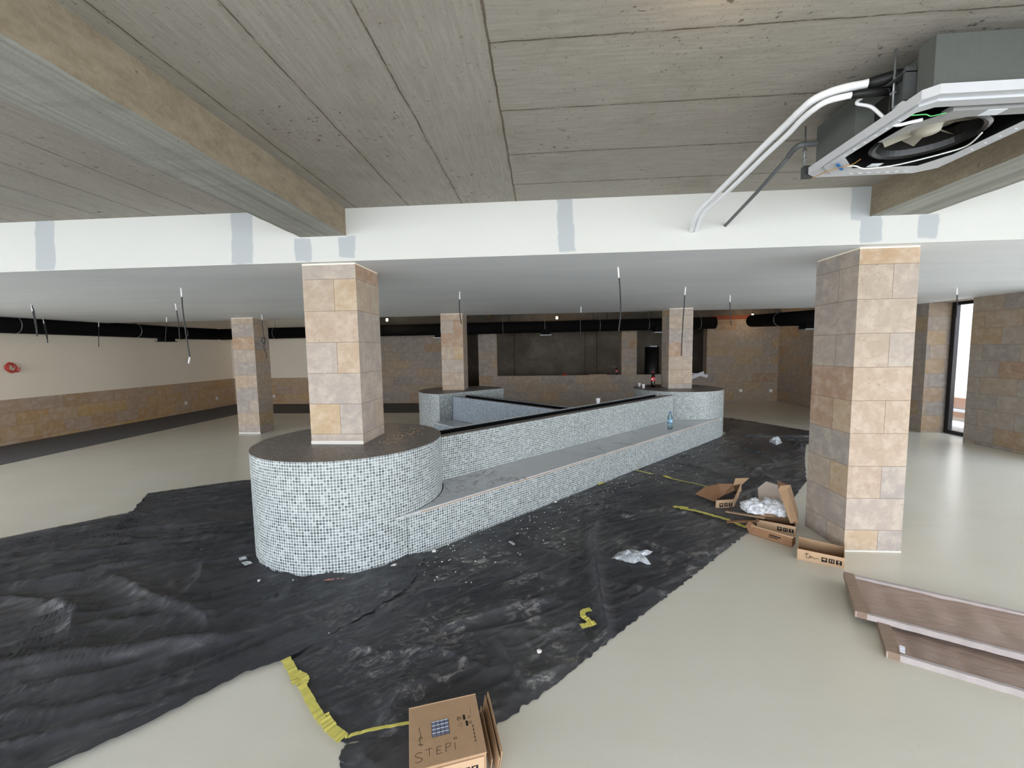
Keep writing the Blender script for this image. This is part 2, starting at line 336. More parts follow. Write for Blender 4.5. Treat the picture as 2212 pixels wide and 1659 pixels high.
# ------------------------------------------------------------------ mesh helpers
class MB:
    def __init__(s): s.v = []; s.f = []; s.uv = []; s.mi = []
    def quad(s, pts, uvs=None, mi=0):
        k = len(s.v); s.v += [tuple(p) for p in pts]; s.f.append(tuple(range(k, k + len(pts)))); s.uv.append(uvs); s.mi.append(mi)
    def box(s, x0, y0, z0, x1, y1, z1, M=None, mi=0):
        c = [Vector(p) for p in ((x0, y0, z0), (x1, y0, z0), (x1, y1, z0), (x0, y1, z0), (x0, y0, z1), (x1, y0, z1), (x1, y1, z1), (x0, y1, z1))]
        if M is not None: c = [M @ p for p in c]
        k = len(s.v); s.v += [tuple(p) for p in c]
        for f in ((0, 3, 2, 1), (4, 5, 6, 7), (0, 1, 5, 4), (1, 2, 6, 5), (2, 3, 7, 6), (3, 0, 4, 7)):
            s.f.append(tuple(k + i for i in f)); s.uv.append(None); s.mi.append(mi)
    def prism(s, poly, z0, z1, M=None, top=True, bottom=True, mi=0, miTop=None, ulen=None):
        n = len(poly); u = 0
        if miTop is None: miTop = mi
        P0 = [Vector((x, y, z0)) for x, y in poly]; P1 = [Vector((x, y, z1)) for x, y in poly]
        if M is not None: P0 = [M @ p for p in P0]; P1 = [M @ p for p in P1]
        for i in range(n):
            j = (i + 1) % n; L = (P0[j] - P0[i]).length
            s.quad((P0[i], P0[j], P1[j], P1[i]), ((u, z0), (u + L, z0), (u + L, z1), (u, z1)) if ulen else None, mi); u += L
        if top: s.quad(P1, None, miTop)
        if bottom: s.quad(list(reversed(P0)), None, mi)
    def tube(s, pts, r, seg=8, cap=True, rs=None, mi=0):
        pts = [Vector(p) for p in pts]; n = len(pts); k0 = len(s.v)
        d0 = (pts[1] - pts[0]).normalized()
        ref = Vector((0, 0, 1)) if abs(d0.z) < .9 else Vector((1, 0, 0))
        a = d0.cross(ref).normalized()
        for i, p in enumerate(pts):
            d = ((pts[min(i + 1, n - 1)] - pts[max(i - 1, 0)])).normalized()
            a = (a - d * a.dot(d)).normalized(); b = d.cross(a); rr = rs[i] if rs else r
            for q in range(seg):
                t = 2 * pi * q / seg; s.v.append(tuple(p + (a * cos(t) + b * sin(t)) * rr))
        for i in range(n - 1):
            for q in range(seg):
                w = (q + 1) % seg
                s.f.append((k0 + i * seg + q, k0 + i * seg + w, k0 + (i + 1) * seg + w, k0 + (i + 1) * seg + q)); s.uv.append(None); s.mi.append(mi)
        if cap:
            s.f.append(tuple(k0 + q for q in reversed(range(seg)))); s.uv.append(None); s.mi.append(mi)
            s.f.append(tuple(k0 + (n - 1) * seg + q for q in range(seg))); s.uv.append(None); s.mi.append(mi)
    def lathe(s, prof, cx=0, cy=0, seg=24, mi=0):
        k0 = len(s.v); n = len(prof)
        for r, z in prof:
            for q in range(seg): s.v.append((cx + r * cos(2 * pi * q / seg), cy + r * sin(2 * pi * q / seg), z))
        for i in range(n - 1):
            for q in range(seg):
                w = (q + 1) % seg
                s.f.append((k0 + i * seg + q, k0 + i * seg + w, k0 + (i + 1) * seg + w, k0 + (i + 1) * seg + q)); s.uv.append(None); s.mi.append(mi)
    def build(s, name, mats, parent=None, smooth=False, bevel=0, rot_uv=0, uvo=(0, 0), loc=None, matrix=None):
        me = bpy.data.meshes.new(name); me.from_pydata(s.v, [], s.f)
        if not isinstance(mats, (list, tuple)): mats = [mats]
        for m in mats: me.materials.append(MAT[m] if isinstance(m, str) else m)
        uvl = me.uv_layers.new(name='UVMap').data
        cr, sr = cos(rot_uv), sin(rot_uv)
        for pi_, p in enumerate(me.polygons):
            p.material_index = s.mi[pi_]; p.use_smooth = smooth
            ex = s.uv[pi_]; nrm = p.normal
            if abs(nrm.z) < .7:
                tx = Vector((-nrm.y, nrm.x, 0)).normalized()
            for li, vi in zip(p.loop_indices, p.vertices):
                co = me.vertices[vi].co
                if ex: u, v = ex[li - p.loop_indices[0]]
                elif abs(nrm.z) < .7: u, v = co.dot(tx), co.z
                else: u, v = co.x * cr + co.y * sr, -co.x * sr + co.y * cr
                uvl[li].uv = (u + uvo[0], v + uvo[1])
        me.update()
        o = bpy.data.objects.new(name, me); COL.objects.link(o)
        if parent is not None: o.parent = parent
        if loc is not None: o.location = loc
        if matrix is not None: o.matrix_world = matrix
        if bevel:
            b = o.modifiers.new('bevel', 'BEVEL'); b.width = bevel; b.segments = 2; b.limit_method = 'ANGLE'
        return o

def tag(o, label=None, cat=None, group=None, kind=None):
    if label: o['label'] = label
    if cat: o['category'] = cat
    if group: o['group'] = group
    if kind: o['kind'] = kind
    return o
def empty(name, loc=(0, 0, 0), label=None, cat=None, group=None, rotz=0):
    o = bpy.data.objects.new(name, None); COL.objects.link(o); o.location = loc; o.rotation_euler = (0, 0, rotz); o.empty_display_size = .1
    return tag(o, label, cat, group)
def smoothpath(pts, n=6):
    P = [Vector(p) for p in pts]; out = []
    for i in range(len(P) - 1):
        p0 = P[max(i - 1, 0)]; p1 = P[i]; p2 = P[i + 1]; p3 = P[min(i + 2, len(P) - 1)]
        for k in range(n):
            t = k / n
            out.append(.5 * ((2 * p1) + (p2 - p0) * t + (2 * p0 - 5 * p1 + 4 * p2 - p3) * t * t + (3 * p1 - p0 - 3 * p2 + p3) * t ** 3))
    out.append(P[-1]); return out

# ------------------------------------------------------------------ shell
XL, XR, YB, ZC, ZS, YF = -10.4, 7.22, 13.1, 2.87, 2.45, 3.345
def struct(mb, name, mat, **kw): return tag(mb.build(name, mat, **kw), kind='structure')
b = MB(); b.box(XL - .3, -2.6, -.2, XR + .6, YB + 3.2, 0); struct(b, 'floor', 'floor')
b = MB(); b.box(XL, -2.6, 0, -8.58, YB, .004); b.box(-8.58, 11.02, 0, -.9, YB, .004); struct(b, 'floor_strip', 'strip')
b = MB(); b.box(XL - .3, -3.3, ZC, XR + .56, YB + 3.2, ZC + .25); struct(b, 'ceiling', 'concrete')
b = MB(); b.box(-10.0, YF + .012, ZS, XR, 8.78, ZS + .03); struct(b, 'ceiling_lowered', 'soffit')
b = MB(); b.box(XL, YF, ZS - .001, XR, YF + .012, ZC); struct(b, 'wall_bulkhead', 'bulk')
b = MB(); b.box(-10.0, 8.768, ZS + .03, XR, 8.78, ZC); struct(b, 'wall_bulkhead', 'soffit')
# left wall : stone dado below, cream plaster above
b = MB(); b.box(XL - .25, 4.4, .88, XL, YB + .25, ZC); struct(b, 'wall_left', 'white')
b = MB()
for k in range(4): y = -2.6 + k * 2.33; b.box(XL - .2, y - .03, .05, XL - .14, y + .03, 2.6)
b.box(XL - .2, -2.6, 2.6, XL - .1, 4.4, ZC)
struct(b, 'window_4', 'frame')
b = MB(); b.box(XL - .25, 4.4, 0, XL + .03, YB, .88); struct(b, 'wall_left_dado', 'stone_dado', uvo=(0, -.08))
# back wall, left part
b = MB(); b.box(XL, YB, .88, -6.0, YB + .25, ZC); struct(b, 'wall_back', 'white')
b = MB(); b.box(XL + .03, YB - .03, 0, -6.0, YB, .88); struct(b, 'wall_back_dado', 'stone_dado', uvo=(0, -.08))
# back wall, stone part with a doorway and the serving openings
b = MB(); ZT = 2.52
for x0, x1, z0, z1 in ((-6.0, -2.5, 0, ZT), (-2.03, -1.43, 0, ZT), (-1.43, 2.5, 0, .86), (2.5, 2.97, 0, ZT), (2.97, 5.09, 0, .86), (5.09, XR, 0, ZT)):
    b.box(x0, YB, z0, x1, YB + .3, z1)
struct(b, 'wall_back', 'stone_wall_shade', uvo=(0, -.06))
b = MB(); b.box(-6.0, YB + .01, ZT, XR, YB + .3, ZC); struct(b, 'wall_back_upper', 'kitchen')
b = MB(); b.box(5.2, YB - .012, ZT, XR, YB + .01, ZT + .12); struct(b, 'trim_1', 'lintel')
b = MB(); b.box(-6.0, YB + 2.4, 0, XR, YB + 2.6, ZC); b.box(-6.2, YB + .3, 0, -6.0, YB + 2.6, ZC); b.box(XR, YB + .3, 0, XR + .2, YB + 2.6, ZC)
struct(b, 'wall_kitchen', 'kitchen')
# right wall with slit window; the part towards the viewer is glazed
b = MB(); b.box(XR, 5.9, 0, XR + .55, 7.49, ZC); b.box(XR, 8.28, 0, XR + .55, YB + .3, ZC); b.box(XR, 7.49, ZS, XR + .55, 8.28, ZC)
struct(b, 'wall_right', 'stone_wall_shade', uvo=(0, -.06))
b = MB(); b.box(XR, -2.6, 2.6, XR + .3, 5.9, ZC); b.box(XR, -2.6, 0, XR + .3, 5.9, .05)
struct(b, 'wall_right_side', 'white')
# slit window
b = MB(); x0, x1 = 7.62, 7.70
b.box(x0, 7.49, 0, x1, 8.28, .07); b.box(x0, 7.49, ZS - .06, x1, 8.28, ZS); b.box(x0, 8.20, .07, x1, 8.28, ZS - .06); b.box(x0, 7.49, .07, x1, 7.55, ZS - .06)
w1 = struct(b, 'window_1', 'frame', bevel=.006)
b = MB(); b.box(7.655, 7.55, .07, 7.665, 8.20, ZS - .06); b.build('window_pane', 'glass', w1)
# side glazing frames and front glazing frames (behind the viewer)
b = MB()
for k in range(5): y = -2.6 + k * 2.125; b.box(XR + .1, y - .03, .05, XR + .16, y + .03, 2.6)
struct(b, 'window_2', 'frame')
b = MB()
for k in range(8): x = XL + k * 2.517; b.box(x - .04, -2.6, 0, x + .04, -2.54, 2.6)
b.box(XL, -2.6, 2.6, XR, -2.5, ZC)
struct(b, 'window_3', 'frame')

# outdoors
b = MB(); b.box(-40, -45, -.35, 40, 45, -.2); tag(b.build('paving', 'paving'), 'pale paving outside beyond the slit window on the right', 'paving', kind='structure')
b = MB(); b.box(9.3, 4.0, .0, 9.6, 14, 3.6); tag(b.build('wall_outside', 'extwhite'), kind='structure')
r = empty('stone_bench', (9.1, 9.3, 0), 'pale stone ledge with brick infill outside the slit window', 'ledge')
b = MB(); b.box(-.1, -3, 0, .2, 3, .62); b.build('base', 'extstone', r)
b = MB(); b.box(-.16, -3, .10, -.1, 3, .22); b.box(-.13, -3, .30, -.1, 3, .52); b.build('brick_infill', 'terracotta', r)
b = MB(); b.box(-.2, -3, .22, .2, 3, .27); b.build('shelf', 'extwhite', r)

# ------------------------------------------------------------------ beams
for x0, x1, lb in ((-1.985, -1.59, 'long rough concrete ceiling beam running over the nearest round plinth'), (2.46, 2.865, 'concrete ceiling beam at the right, partly behind the air conditioner')):
    b = MB(); n = 60; ys = [-2.5 + (YF + 2.5) * i / n for i in range(n + 1)]
    def wob(y, s): return .006 * noise.noise(Vector((y * 2.2, s, 0))) + .003 * noise.noise(Vector((y * 9, s, 3)))
    for i in range(n):
        ya, yb = ys[i], ys[i + 1]
        A = [(x0 + wob(ya, 1 + x0), ya, ZC), (x0 + wob(ya, 2 + x0), ya, 2.655 + wob(ya, 5)), (x1 + wob(ya, 3 + x0), ya, 2.655 + wob(ya, 6)), (x1 + wob(ya, 4), ya, ZC)]
        B = [(x0 + wob(yb, 1 + x0), yb, ZC), (x0 + wob(yb, 2 + x0), yb, 2.655 + wob(yb, 5)), (x1 + wob(yb, 3 + x0), yb, 2.655 + wob(yb, 6)), (x1 + wob(yb, 4), yb, ZC)]
        for q in range(3): b.quad((A[q], A[q + 1], B[q + 1], B[q]))
    tag(b.build('concrete_beam', 'beam'), lb, 'beam')
for x0 in (-2.0, 2.46):
    b = MB(); b.box(x0, 8.785, 2.66, x0 + .4, YB, ZC)
    tag(b.build('concrete_beam', 'beam'), 'short stretch of concrete beam %s the black duct at the back' % ('above the left half of' if x0 < 0 else 'above the right half of'), 'beam')

# ------------------------------------------------------------------ columns
def column(cx, y0, w, d, z0, label, seed):
    o = empty('stone_column', (cx, y0 + d / 2, z0), label, 'column', 'travertine clad columns')
    b = MB(); h = ZS - z0; pts = ((-w / 2, -d / 2), (w / 2, -d / 2), (w / 2, d / 2), (-w / 2, d / 2))
    for i in range(4):
        p, q = pts[i], pts[(i + 1) % 4]; L = .468; so = seed * .47 * 8 + i * .47 * 2
        b.quad(((p[0], p[1], .0), (q[0], q[1], .0), (q[0], q[1], h - .012), (p[0], p[1], h - .012)),
               ((so + .001, z0 - .185), (so + L, z0 - .185), (so + L, z0 + h - .185), (so + .001, z0 + h - .185)))
    b.build('cladding', 'stone_col', o)
    b = MB(); b.box(-w / 2 + .002, -d / 2 + .002, h - .012, w / 2 - .002, d / 2 - .002, h); b.build('top_joint', 'white', o)
    if seed in (0, 3, 4):
        b = MB(); b.box(-w / 2 - .002, -d / 2 - .003, 0, w / 2 + .002, -d / 2, .012 if seed == 3 else .03); s = b.build('base_joint', 'crumb', o)
column(-1.79, 3.41, .468, .48, .90, 'stone column standing on the nearest round mosaic plinth', 0)
column(-1.825, 8.31, .455, .47, .89, 'stone column on the far plinth with the flat side', 1)
column(2.70, 8.22, .45, .48, .89, 'stone column on the far right round plinth beside the cola bottle', 2)
column(2.69, 3.44, .44, .50, 0, 'large near stone column standing on the floor at the right', 3)
column(-6.23, 8.2, .48, .46, 0, 'stone column on the floor at the left, under the knotted cable', 4)

# ------------------------------------------------------------------ island
O = Vector((-1.12, 3.13, 0)); DD = Vector((.689, .7245, 0)).normalized(); NN = Vector((-DD.y, DD.x, 0)); ANG = atan2(DD.y, DD.x)
def sn(s, n): p = O + DD * s + NN * n; return (p.x, p.y)
def drum(cx, cy, r, zt, label, a0=0, a1=360, name='mosaic_plinth'):
    o = empty(name, (cx, cy, 0), label, 'plinth', 'mosaic plinths carrying columns')
    full = (a1 - a0) == 360; n = 96
    P = [(r * cos(radians(a0 + (a1 - a0) * i / n)), r * sin(radians(a0 + (a1 - a0) * i / n))) for i in range(n if full else n + 1)]
    b = MB(); u = 0; m = len(P)
    for i in range(m):
        p, q = P[i], P[(i + 1) % m]; L = sqrt((p[0] - q[0]) ** 2 + (p[1] - q[1]) ** 2)
        b.quad(((p[0], p[1], 0), (q[0], q[1], 0), (q[0], q[1], zt - .003), (p[0], p[1], zt - .003)), ((u, 0), (u + L, 0), (u + L, zt), (u, zt))); u += L
    b.build('mosaic_side', 'mosaic', o)
    b = MB(); b.prism([(x * 1.0, y * 1.0) for x, y in P], zt - .003, zt); b.build('mosaic_top', 'mosaic_top', o, rot_uv=ANG)
    return o
drum(-1.77, 3.65, .815, .90, 'nearest round mosaic plinth, dark top, standing on the black film')
drum(2.70, 8.40, .84, .89, 'far right round mosaic plinth holding the cola bottle')
drum(-1.65, 8.35, .88, .89, 'far mosaic plinth cut flat on one side, at the back end of the inner wall', 18.5, 251.8)
def endA(n): d = .825 ** 2 - (n - .83) ** 2; return -.07 + (sqrt(d) if d > 0 else 0)
def endC(n): d = .845 ** 2 - (n - .854) ** 2; return 6.45 - (sqrt(d) if d > 0 else 0)
def ring(n0, n1, k=12):
    ns = [n0 + (n1 - n0) * i / k for i in range(k + 1)]
    return [sn(endC(n), n) for n in ns] and ([sn(endA(n0), n0)] + [sn(endC(n), n) for n in ns] + [sn(endA(n), n) for n in reversed(ns)][:-1])
bench = empty('mosaic_bench', sn(3, .27) + (0,), 'long mosaic bench with grey marble seat between the two round plinths', 'bench')
inv = Vector(bench.location)
def B(poly): return [(x - inv.x, y - inv.y) for x, y in poly]
b = MB(); b.prism(B(ring(.012, .54)), 0, .362, ulen=True); b.build('riser', 'mosaic', bench)
b = MB(); b.prism(B(ring(.0, .54)), .362, .382); b.build('marble_seat', 'marble', bench)
b = MB(); b.box(0, -.003, .362, 6.25, .0, .370, Matrix.Translation(Vector(sn(.15, 0) + (0,)) - inv) @ Matrix.Rotation(ANG, 4, 'Z')); b.build('edge_trim', 'wood', bench)
pl = empty('mosaic_planter_wall', sn(3, .7) + (0,), 'low mosaic wall with a black channel on top behind the marble bench', 'planter')
inv = Vector(pl.location)
b = MB(); b.prism(B(ring(.541, .655)), .0, .83, ulen=True, miTop=1); b.build('front_wall', ['mosaic', 'mosaic_top'], pl, rot_uv=ANG)
b = MB(); b.prism(B(ring(.875, .912)), .0, .83, ulen=True, miTop=1); b.build('rear_wall', ['mosaic_in', 'extstone'], pl)
b = MB(); b.prism(B(ring(.656, .874)), .0, .62); b.prism(B(ring(.866, .874)), .621, .822); b.build('channel_black', 'void', pl)  # black fill and rear plate added so the gap looks black
p2 = empty('mosaic_planter_wall', sn(3.09, 2.2) + (0,), 'low mosaic wall with a black channel running back to the flat sided plinth', 'planter')
inv = Vector(p2.location); R2 = Matrix.Translation(-inv) @ Matrix.Translation(O) @ Matrix.Rotation(ANG, 4, 'Z')
for s0, s1, z, nm, mt in ((2.90, 2.97, .83, 'near_wall', 'mosaic_in'), (3.22, 3.29, .83, 'far_wall', 'mosaic_in'), (2.97, 3.22, .62, 'channel_black', 'void')):
    b = MB(); b.prism([(s0, .93), (s1, .93), (s1, 3.58), (s0, 3.58)], 0, z, R2, ulen=True, miTop=1 if nm != 'channel_black' else 0)
    if nm == 'channel_black': b.prism([(3.212, .93), (3.219, .93), (3.219, 3.58), (3.212, 3.58)], .621, .822, R2)  # black plate added on the far side so this gap looks black
    b.build(nm, [mt, 'mosaic_top'], p2, rot_uv=ANG)
ib = empty('mosaic_bench', sn(2.6, 2.2) + (0,), 'inner corner bench with pale seat in front of the flat sided plinth', 'bench')
inv = Vector(ib.location); R3 = Matrix.Translation(-inv) @ Matrix.Translation(O) @ Matrix.Rotation(ANG, 4, 'Z')
poly = [(2.48, 3.57), (2.48, 1.43), (1.2, 1.43), (1.2, .93), (2.88, .93), (2.88, 3.57)]
b = MB(); b.prism(poly, 0, .36, R3, ulen=True); b.build('riser', 'mosaic_in', ib)
b = MB(); b.prism(poly, .36, .38, R3); b.build('marble_seat', 'marble', ib)

# ------------------------------------------------------------------ plastic film on the floor
def resample(P, n):
    P = [Vector((p[0], p[1])) for p in P]; L = [0]
    for i in range(len(P) - 1): L.append(L[-1] + (P[i + 1] - P[i]).length)
    out = []
    for k in range(n + 1):
        t = L[-1] * k / n; i = 0
        while i < len(P) - 2 and L[i + 1] < t: i += 1
        f = (t - L[i]) / max(1e-6, L[i + 1] - L[i]); out.append(P[i].lerp(P[i + 1], min(1, f)))
    return out
FOLDS = [  # (polyline, half width, height)
    ([(.56, 4.0), (.43, 3.62), (.40, 3.1), (.385, 2.75), (.375, 2.5), (.39, 2.2)], .03, .06),
    ([(-.62, 2.30), (-.50, 2.383), (-.2, 2.55), (.142, 2.69)], .028, .045),
    ([(-3.3, 1.78), (-2.93, 1.87), (-2.38, 2.02), (-1.95, 2.12), (-1.66, 2.20)], .04, .06),
    ([(-3.36, 2.43), (-3.05, 2.33), (-2.817, 2.10)], .05, .05),
    ([(-3.31, 2.75), (-2.95, 2.62), (-2.70, 2.50), (-2.4, 2.42), (-2.15, 2.33), (-2.0, 2.20)], .045, .05),
    ([(-2.75, 3.0), (-2.55, 2.75), (-2.5, 2.55)], .03, .035), ([(-3.9, 2.6), (-3.5, 2.75), (-3.2, 3.1)], .04, .04),
    ([(-4.6, 2.9), (-3.9, 3.1), (-3.1, 3.4), (-2.8, 3.5)], .03, .03), ([(-4.2, 2.3), (-3.7, 2.45), (-3.36, 2.43)], .03, .035),
    ([(.55, 3.9), (.8, 3.6), (1.26, 3.21), (1.5, 3.25)], .02, .02), ([(.5, 4.0), (.9, 4.1), (1.3, 4.3)], .02, .02),
    ([(-.2, 3.45), (.1, 3.3), (.4, 3.1)], .018, .018), ([(.4, 2.9), (.7, 2.8), (.95, 2.75)], .018, .02),
    ([(-.9, 2.1), (-.6, 2.15), (-.3, 2.0), (-.1, 2.1)], .03, .03), ([(-.75, 1.65), (-.7, 1.85), (-.45, 2.05), (-.35, 2.2)], .03, .035),
    ([(2.9, 5.2), (2.8, 5.9), (2.6, 6.5)], .03, .045), ([(3.3, 5.9), (3.4, 6.6), (3.3, 7.0)], .03, .05), ([(2.4, 5.2), (2.2, 5.7), (1.9, 6.1)], .03, .03),
    ([(4.2, 7.5), (4.3, 7.0), (4.1, 6.2), (3.7, 5.9)], .035, .08), ([(3.5, 8.0), (4.1, 7.75), (4.7, 7.8), (5.1, 7.7)], .03, .05),
    ([(1.1, 4.7), (1.5, 4.75), (2.0, 4.5)], .02, .025), ([(-.3, 2.3), (-.1, 1.95), (.15, 2.1)], .02, .025), ([(0, 4.2), (.3, 4.0), (.6, 4.2)], .018, .02)]
rng = random.Random(3)
for k in range(150):
    x = rng.uniform(-4.8, 3.5); y = rng.uniform(1.6, 8)
    if x < -.8 and y > 4.4: continue
    a = rng.gauss(.55, .55); L = rng.uniform(.2, .7)
    FOLDS.append(([(x, y), (x + cos(a) * L * .5 + rng.uniform(-.04, .04), y + sin(a) * L * .5), (x + cos(a) * L, y + sin(a) * L)], rng.uniform(.012, .022), rng.uniform(.010, .024)))
FB = [(min(p[0] for p in f[0]) - .2, max(p[0] for p in f[0]) + .2, min(p[1] for p in f[0]) - .2, max(p[1] for p in f[0]) + .2) for f in FOLDS]
def fold_h(x, y):
    h = 0
    for (P, w, H), bb in zip(FOLDS, FB):
        if not (bb[0] < x < bb[1] and bb[2] < y < bb[3]): continue
        best = 9; tt = 0; N = len(P) - 1
        for i in range(N):
            ax, ay = P[i][:2]; bx, by = P[i + 1][:2]; dx, dy = bx - ax, by - ay
            t = max(0, min(1, ((x - ax) * dx + (y - ay) * dy) / (dx * dx + dy * dy)))
            ex, ey = x - ax - t * dx, y - ay - t * dy; d = sqrt(ex * ex + ey * ey)
            if d < best: best = d; tt = (i + t) / N
        ww = w * (1 + .5 * noise.noise(Vector((x * 5, y * 5, 2))))
        h = max(h, H * (.75 * math.exp(-abs(best / ww) ** 1.25) + .25 * math.exp(-(best / (2.2 * ww)) ** 2)) * (1 - (2 * tt - 1) ** 4))
    return h
def film_h(x, y):
    n1 = noise.noise(Vector((x * 1.6 + y * .5, y * 3.0 - x * 1.2, 0)))
    n2 = 1 - abs(noise.noise(Vector((x * 3.2 + .8 * y, y * 6.5 - 3.0 * x, 4 + n1)))) * 2.2
    n3 = 1 - abs(noise.noise(Vector((x * 9, y * 14 - 5 * x, 9 + n1)))) * 2.2
    u, v = x * .82 + y * .57, -x * .57 + y * .82
    w_ = noise.noise(Vector((u * .9, v * 2.0, 11)))
    n4 = 1 - abs(noise.noise(Vector((u * 1.1, v * 7.5 + w_ * 1.5, 21)))) * 3.0
    n5 = 1 - abs(noise.noise(Vector((u * 2.5, v * 17 + w_ * 2, 31)))) * 2.6
    left = max(0, min(1, (-.6 - x) / 1.2))
    return .010 * max(0, n1 + .2) + .008 * max(0, n2) ** 3 + .002 * max(0, n3) ** 3 + (.012 + .012 * left) * max(0, n4) ** 2.5 + (.004 + .004 * left) * max(0, n5) ** 3 + fold_h(x, y)
def inside_island(x, y):
    if (x + 1.77) ** 2 + (y - 3.65) ** 2 < .79 ** 2: return True
    if (x - 2.70) ** 2 + (y - 8.40) ** 2 < .81 ** 2: return True
    v = Vector((x, y, 0)) - O; s_, n_ = v.dot(DD), v.dot(NN)
    return n_ > .035 and -.1 < s_ < 6.4
def sheet(name, top, bottom, left, right, nu, nv, label, z0=.004, jag=.01, seed=0):
    # Coons patch; left/right run from bottom to top
    T, Bo, Lf, Rg = resample(top, nu), resample(bottom, nu), resample(left, nv), resample(right, nv)
    def jg(P, k):
        for i, p in enumerate(P):
            p.x += jag * noise.noise(Vector((i * .21, k, seed))) * 1.5; p.y += jag * noise.noise(Vector((i * .21, k + 7, seed))) * 1.5
    jg(T, 1); jg(Bo, 2); jg(Lf, 3); jg(Rg, 4)
    v = []; vx = {}
    for j in range(nv + 1):
        t = j / nv
        for i in range(nu + 1):
            s_ = i / nu
            p = Bo[i] * (1 - t) + T[i] * t + Lf[j] * (1 - s_) + Rg[j] * s_ - (Bo[0] * (1 - s_) * (1 - t) + Bo[nu] * s_ * (1 - t) + T[0] * (1 - s_) * t + T[nu] * s_ * t)
            e = min(1, min(s_, 1 - s_) * nu / 8, min(t, 1 - t) * nv / 8)
            v.append((p.x, p.y, z0 + film_h(p.x, p.y) * (.06 + .94 * e)))
    f = []
    for j in range(nv):
        for i in range(nu):
            a = j * (nu + 1) + i; q = (a, a + 1, a + nu + 2, a + nu + 1)
            cx = sum(v[k][0] for k in q) / 4; cy = sum(v[k][1] for k in q) / 4
            if not inside_island(cx, cy): f.append(q)
    me = bpy.data.meshes.new(name); me.from_pydata(v, [], f); me.materials.append(MAT['plastic'])
    bm = bmesh.new(); bm.from_mesh(me); bmesh.ops.delete(bm, geom=[q for q in bm.verts if not q.link_faces], context='VERTS'); bm.to_mesh(me); bm.free()
    for p in me.polygons: p.use_smooth = True
    o = bpy.data.objects.new(name, me); COL.objects.link(o)
    return tag(o, label, 'plastic sheet', 'black films protecting the floor')
sheet('plastic_sheet', [(-6.6, 1.8), (-5.07, 3.34), (-4.42, 4.0), (-4.83, 4.56), (-4.02, 5.08), (-2.9, 5.35), (-2.2, 5.2)],
      [(-4.4, -.3), (-2.26, 1.18), (-1.83, 1.60), (-1.58, 1.93), (-1.434, 2.02), (-1.38, 2.08), (-1.12, 2.45), (-.95, 2.75), (-.95, 3.1)],
      [(-4.4, -.3), (-5.5, .8), (-6.6, 1.8)], [(-.95, 3.1), (-1.3, 3.9), (-1.8, 4.6), (-2.2, 5.2)], 460, 230,
      'creased black film left of the nearest plinth, its edge lying over the next film', .016, .012, 1)
sheet('plastic_sheet', [(-1.6, 2.9), (-.95, 3.30), (-.45, 3.84), (.47, 4.81), (.78, 5.14)],
      [(-.883, 1.593), (-.236, 1.69), (.054, 1.954), (.358, 2.266), (.672, 2.577), (.751, 2.653), (1.175, 3.071), (1.60, 3.50), (1.86, 3.76)],
      [(-.883, 1.593), (-1.05, 1.72), (-1.2, 1.84), (-1.42, 2.03), (-1.6, 2.9)], [(1.86, 3.76), (1.6, 4.15), (1.42, 4.3), (1.1, 4.75), (.78, 5.14)], 380, 220,
      'dusty black film along the front of the marble bench, under the clear plastic scrap', .003, .012, 2)
sheet('plastic_sheet', [(.60, 4.93), (1.243, 5.63), (2.2, 6.66), (3.25, 7.79), (3.6, 8.2), (3.7, 8.9), (4.3, 10.0)],
      [(1.85, 3.74), (2.25, 4.12), (2.632, 4.47), (3.291, 5.26), (3.9, 6.3), (4.5, 7.25), (5.1, 7.55), (5.3, 8.4), (4.75, 9.4), (4.36, 10.02)],
      [(1.85, 3.74), (1.5, 4.2), (1.0, 4.6), (.60, 4.93)], [(4.36, 10.02), (4.33, 10.01), (4.3, 10.0)], 330, 110,
      'long black film running back to the far right plinth, cardboard scraps on its corner', .006, .012, 3)
sheet('plastic_sheet', [(-.86, 1.585), (-.7, 1.63), (-.5, 1.68), (-.3, 1.70)], [(-.85, 1.50), (-.72, 1.43), (-.5, 1.40), (-.32, 1.45)], [(-.85, 1.50), (-.87, 1.54), (-.86, 1.585)], [(-.32, 1.45), (-.3, 1.6), (-.3, 1.70)], 50, 24,
      'small black film flap beyond the yellow tape, beside the closed cardboard box', .004, .01, 4)

# ------------------------------------------------------------------ tape, crumbs, scraps
def ribbon(name, pts, w, label, z=.022, mat='tape', seed=0, cat='tape', group='yellow tape on the films', tw=0):
    P = smoothpath([(x, y, 0) for x, y in pts], 8); b = MB(); row = []
    for i, p in enumerate(P):
        d = (P[min(i + 1, len(P) - 1)] - P[max(i - 1, 0)]).normalized(); n = Vector((-d.y, d.x, 0))
        ww = w * (1 + .3 * noise.noise(Vector((i * .6, seed, 0)))); zz = z + .006 * noise.noise(Vector((i * .8, seed, 5)))
        a, c = p + n * ww / 2, p - n * ww / 2
        row.append((Vector((a.x, a.y, zz + .004 * noise.noise(Vector((i * 1.1, seed, 8))))), Vector((c.x, c.y, zz))))
    for i in range(len(row) - 1):
        b.quad((row[i][0], row[i][1], row[i + 1][1], row[i + 1][0])); 
    o = b.build(name, mat); s = o.modifiers.new('thick', 'SOLIDIFY'); s.thickness = .0008
    return tag(o, label, cat, group)
ribbon('masking_tape', [(-1.425, 2.03), (-1.33, 1.945), (-1.26, 1.87)], .045, 'upper stretch of yellow tape where the two films meet', seed=1)
ribbon('masking_tape', [(-1.27, 1.90), (-1.13, 1.77), (-1.01, 1.665)], .040, 'middle stretch of yellow tape along the short film edge', seed=2)
ribbon('masking_tape', [(-1.03, 1.70), (-.96, 1.64), (-.88, 1.595)], .05, 'lower crumpled stretch of yellow tape ending at the film corner', seed=3)
